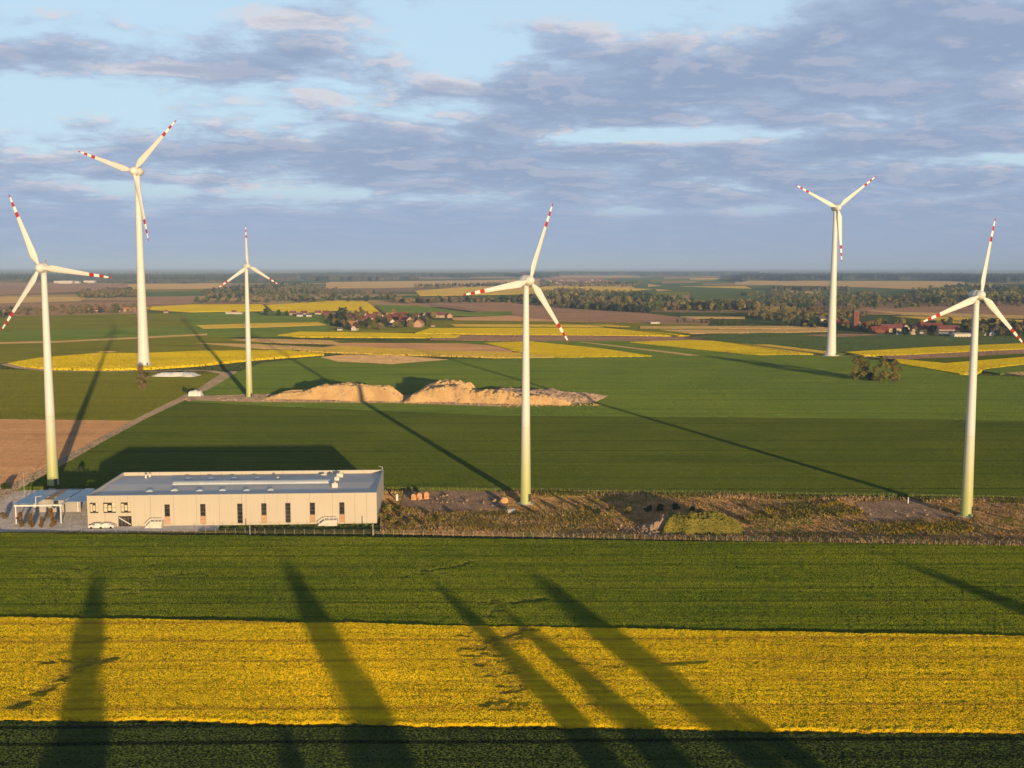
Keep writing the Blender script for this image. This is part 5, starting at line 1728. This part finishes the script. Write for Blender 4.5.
vtrees([('dark', 797, 326, 8), ('dark', 803, 327, 7), ('green', 790, 326, 8), ('dark', 812, 328, 8), ('dark', 826, 327, 8), ('green', 832, 328, 7), ('brown', 848, 330, 7), ('dark', 862, 331, 7), ('green', 872, 331, 7), ('brown', 885, 328, 9), ('brown', 897, 329, 9),
        ('dark', 904, 336, 7), ('green', 918, 336, 7), ('brown', 925, 336, 7), ('dark', 934, 326, 6), ('dark', 943, 325.5, 7), ('green', 950, 325, 8), ('brown', 912, 328, 6), ('dark', 975, 336.5, 7), ('dark', 998, 337, 7), ('brown', 1004, 336.5, 7), ('dark', 980, 334, 7), ('dark', 1012, 337, 8), ('green', 1020, 337, 7), ('brown', 968, 334, 6)],
       'in the right village', 'trees of the right village')
vtrees([('green', 677, 323, 4), ('green', 684, 323, 5), ('green', 694, 323.4, 4), ('green', 701, 323.6, 5), ('green', 706, 323.6, 4), ('green', 712, 323.8, 6), ('green', 719, 324, 4), ('green', 725, 324, 5), ('green', 731, 324.2, 5), ('green', 738, 324.2, 5), ('green', 745, 324.4, 5)],
       'in the sparse row before the dark woods', 'sparse tree row before the woods')
vtrees([('dark', 100, 313.5, 7), ('brown', 112, 314, 8), ('brown', 85, 314, 7), ('green', 92, 314, 6), ('brown', 140, 313, 6), ('dark', 1, 318, 8), ('green', 115, 313.5, 10)], 'around the left hamlet', 'trees of the left hamlet')

# ------------------------------------------------------------------ woods that read as one mass
def woods(name, poly, n, hgt, mats, seed, label, q=40, size=2.5):
    rng = np.random.default_rng(seed)
    gp = np.array([G(*p_)[:2] for p_ in poly])
    # sample in the parcel
    lo, hi = gp.min(0), gp.max(0)
    P = np.zeros((0, 2))
    tries = 0
    while len(P) < n and tries < 60:
        tries += 1
        s = lo + rng.random((n * 2, 2)) * (hi - lo)
        ins = np.zeros(len(s), bool); j = len(gp) - 1
        for i in range(len(gp)):
            ins ^= ((gp[i, 1] > s[:, 1]) != (gp[j, 1] > s[:, 1])) & (s[:, 0] < (gp[j, 0] - gp[i, 0]) * (s[:, 1] - gp[i, 1]) / (gp[j, 1] - gp[i, 1] + 1e-12) + gp[i, 0])
            j = i
        P = np.concatenate([P, s[ins]])
    P = P[:int(n * 0.58)]; n = len(P)
    h = hgt * (0.55 + 0.6 * rng.random(n))
    w_ = h * (0.26 + 0.16 * rng.random(n))
    kind = np.clip(((np.sin(P[:, 0] * 0.011 + seed) + np.sin(P[:, 1] * 0.007 + P[:, 0] * 0.004) + rng.normal(size=n) * 0.8 + 2.2) / 4.4 * len(mats)).astype(int), 0, len(mats) - 1)
    C = np.repeat(np.arange(n), q)
    d = rng.normal(size=(n * q, 3)); d /= np.linalg.norm(d, axis=1)[:, None]
    d *= (rng.random(n * q) ** 0.35)[:, None]
    pos = np.stack([P[C, 0] + d[:, 0] * w_[C], P[C, 1] + d[:, 1] * w_[C], h[C] * 0.56 + d[:, 2] * h[C] * 0.44], 1)
    nr = d + rng.normal(size=d.shape) * 0.4
    nr /= np.linalg.norm(nr, axis=1)[:, None]
    t = np.cross(nr, rng.normal(size=nr.shape)); t /= np.linalg.norm(t, axis=1)[:, None]
    b_ = np.cross(nr, t)
    s = size * (h[C] / hgt) * (0.6 + 0.8 * rng.random(n * q))
    t *= s[:, None]; b_ *= s[:, None] * 0.8
    V = np.stack([pos - t, pos - b_, pos + t, pos + b_], 1).reshape(-1, 3)
    o = obj_np(name, V, np.arange(4 * n * q).reshape(-1, 4), [M[k] for k in mats], kind[C])
    return tag(o, label, None, None, 'stuff')


woods('mixed_wood', [(512, 302), (560, 292), (640, 296), (700, 305), (690, 311), (640, 313.5), (580, 309), (540, 306)], 900, 14.8, ['leaf_dark', 'leaf_green', 'leaf_olive', 'leaf_brown'], 101, 'broad mixed wood behind the centre turbine')
woods('mixed_wood', [(556, 308.5), (600, 308), (640, 311.5), (655, 314), (610, 311.5)], 160, 10.9, ['leaf_dark', 'leaf_dark', 'leaf_green'], 102, 'dark front edge of the broad mixed wood')
woods('mixed_wood', [(695, 309), (752, 308), (770, 312), (700, 311.6)], 150, 15.6, ['leaf_dark', 'leaf_dark', 'leaf_olive'], 103, 'dark wood strip right of the broad wood')
woods('mixed_wood', [(395, 301.5), (512, 300), (560, 303), (560, 306), (512, 303), (395, 304)], 330, 10.9, ['leaf_dark', 'leaf_green', 'leaf_brown'], 104, 'tree belt beyond the pink ploughed field')
woods('mixed_wood', [(195, 303), (215, 289), (300, 283), (328, 290), (400, 295), (400, 302), (300, 303)], 840, 10.8, ['leaf_brown', 'leaf_green', 'leaf_brown', 'leaf_dark'], 105, 'brownish wood behind the yellow strip')
woods('mixed_wood', [(78, 296), (128, 292), (140, 297), (100, 299), (80, 298.5)], 240, 15.6, ['leaf_dark', 'leaf_green', 'leaf_brown'], 106, 'dark copse behind the left turbine')
woods('mixed_wood', [(-40, 309), (150, 306), (150, 312), (-40, 318)], 294, 5.8, ['leaf_brown', 'leaf_brown', 'leaf_olive'], 107, 'brown scrub wood behind the left fields')
woods('mixed_wood', [(770, 302), (840, 298), (1090, 300), (1090, 306), (900, 309), (770, 312)], 605, 10.5, ['leaf_brown', 'leaf_olive', 'leaf_green', 'leaf_dark'], 108, 'brown wood behind the right village')
woods('mixed_wood', [(905, 295), (960, 288), (1090, 288), (1090, 305), (930, 307)], 900, 18.7, ['leaf_dark', 'leaf_green', 'leaf_olive'], 109, 'dark wood at the right')
woods('mixed_wood', [(740, 294), (835, 293), (930, 297), (930, 303), (800, 303), (745, 298)], 341, 9.3, ['leaf_green', 'leaf_olive', 'leaf_brown', 'leaf_dark'], 110, 'loose wood behind the thick-footed turbine')
woods('mixed_wood', [(640, 305), (770, 300), (770, 309), (660, 312)], 176, 5.6, ['leaf_brown', 'leaf_olive'], 111, 'brown scrub by the broad wood')
woods('mixed_wood', [(745, 314), (860, 308), (870, 320), (760, 322)], 231, 6.2, ['leaf_brown', 'leaf_olive', 'leaf_brown'], 112, 'brown scrub left of the brick tower')
woods('mixed_wood', [(960, 322), (1090, 326), (1090, 338), (970, 336)], 200, 7.0, ['leaf_brown', 'leaf_dark', 'leaf_green'], 113, 'garden trees at the right end of the right village')
woods('mixed_wood', [(415, 286.5), (520, 284), (520, 285.5), (415, 289)], 300, 10.1, ['leaf_brown', 'leaf_dark'], 114, 'far hedgerow trees behind the yellow fields', 24, 3.5)
woods('mixed_wood', [(540, 285), (640, 283), (640, 287), (540, 287)], 260, 10.9, ['leaf_brown', 'leaf_olive', 'leaf_dark'], 115, 'garden trees of the far village', 24, 3.5)


woods('garden_trees', [(328, 315), (345, 312.5), (400, 315), (440, 316.5), (440, 325), (410, 330), (350, 332), (335, 325)], 95, 7.5, ['leaf_olive', 'leaf_brown', 'leaf_dark', 'leaf_green'], 120, 'loose garden trees among the houses of the central village')
woods('garden_trees', [(795, 322), (870, 322), (940, 327), (1010, 333), (1010, 337), (900, 337), (850, 331), (800, 329)], 110, 7, ['leaf_brown', 'leaf_olive', 'leaf_dark', 'leaf_green'], 121, 'loose garden trees among the houses of the right village')


def far_wood(name, px0, px1, py0, py1, hgt, mat, seed, label, nx=420, ny=7):
    """a distant forest seen edge-on: a closed relief of crowns"""
    rng = np.random.default_rng(seed)
    xs = np.linspace(px0, px1, nx + 1)
    V = []
    edge = (smooth_noise(nx + 1, 2, 30, 1, rng)[0] - 0.5) * (py1 - py0) * 0.8 + (smooth_noise(nx + 1, 2, 6, 1, rng)[0] - 0.5) * (py1 - py0) * 0.3
    for j in range(ny + 1):
        t = j / ny
        for i, x in enumerate(xs):
            y = py1 + (py0 - py1) * t + edge[i] * (1 - t)
            p_ = G(x, max(y, 270.6))
            z = hgt * (0.55 + 0.6 * rng.random()) if 0 < j < ny and 0 < i < nx else -0.5
            V.append((p_.x, p_.y, z))
    idx = np.arange((nx + 1) * (ny + 1)).reshape(ny + 1, nx + 1)
    F_ = np.stack([idx[:-1, :-1], idx[:-1, 1:], idx[1:, 1:], idx[1:, :-1]], axis=-1).reshape(-1, 4)
    return tag(obj_np(name, V, F_, M[mat]), label, None, None, 'stuff')


M['forest'] = rough_mat('far_forest', (0.045, 0.065, 0.036), (0.085, 0.095, 0.048), 0.004, 4, tilt=1.6, grain=0.05)
M['forest_brown'] = rough_mat('far_forest_brown', (0.085, 0.085, 0.045), (0.15, 0.13, 0.07), 0.004, 4, tilt=1.6, grain=0.05)
far_wood('distant_forest', -80, 330, 275, 281, 20, 'forest', 201, 'dark forest on the left horizon')
far_wood('distant_forest', 140, 420, 276, 280, 16, 'forest_brown', 202, 'brown distant forest left of centre')
far_wood('distant_forest', 300, 560, 274.2, 277.2, 20, 'forest', 203, 'dark forest on the centre horizon')
far_wood('distant_forest', 520, 760, 273.2, 274.8, 22, 'forest', 204, 'thin dark forest on the horizon right of centre')
far_wood('distant_forest', 740, 1100, 274.4, 280.5, 22, 'forest', 205, 'dark forest on the right horizon')
far_wood('distant_forest', 640, 760, 275.4, 276.4, 14, 'forest_brown', 206, 'far hedgerow right of centre', 160, 3)
far_wood('distant_forest', 770, 850, 289.5, 291, 12, 'forest_brown', 207, 'far hedgerow before the dark forest', 120, 3)
far_wood('distant_forest', -80, 200, 281.5, 283, 14, 'forest_brown', 208, 'far hedgerow behind the left fields', 200, 3)

for k in list(PROTO):
    if k not in USED:
        for ch in list(PROTO[k].children): bpy.data.objects.remove(ch)
        bpy.data.objects.remove(PROTO[k])

# ------------------------------------------------------------------ air
b = bmesh.new()
box(b, -84000, 84000, -84000, 84000, -1.0, 230.0)
hz_ = obj_bm('haze', b, [])
hz_.data.materials.clear()
m, nt, out = new_mat('evening_haze')
pv = nt.nodes.new('ShaderNodeVolumePrincipled')
pv.inputs['Color'].default_value = (0.40, 0.60, 1.0, 1)
pv.inputs['Density'].default_value = 6.5e-5
pv.inputs['Anisotropy'].default_value = -0.22
nt.links.new(pv.outputs[0], out.inputs['Volume'])
hz_.data.materials.append(m)
tag(hz_, 'thin bluish evening haze over the plain', None, None, 'stuff')

# ------------------------------------------------------------------ render settings
S.render.engine = 'CYCLES'
S.view_settings.view_transform = 'Standard'
S.view_settings.look = 'None'
S.view_settings.exposure = EXPOSURE
S.view_settings.gamma = 1.0
S.view_settings.use_curve_mapping = False
S.cycles.use_denoising = True
S.cycles.denoiser = 'OPENIMAGEDENOISE'
S.cycles.max_bounces = 5
S.cycles.diffuse_bounces = 3
S.cycles.volume_bounces = 0
S.cycles.sample_clamp_indirect = 6.0
S.cycles.use_adaptive_sampling = False
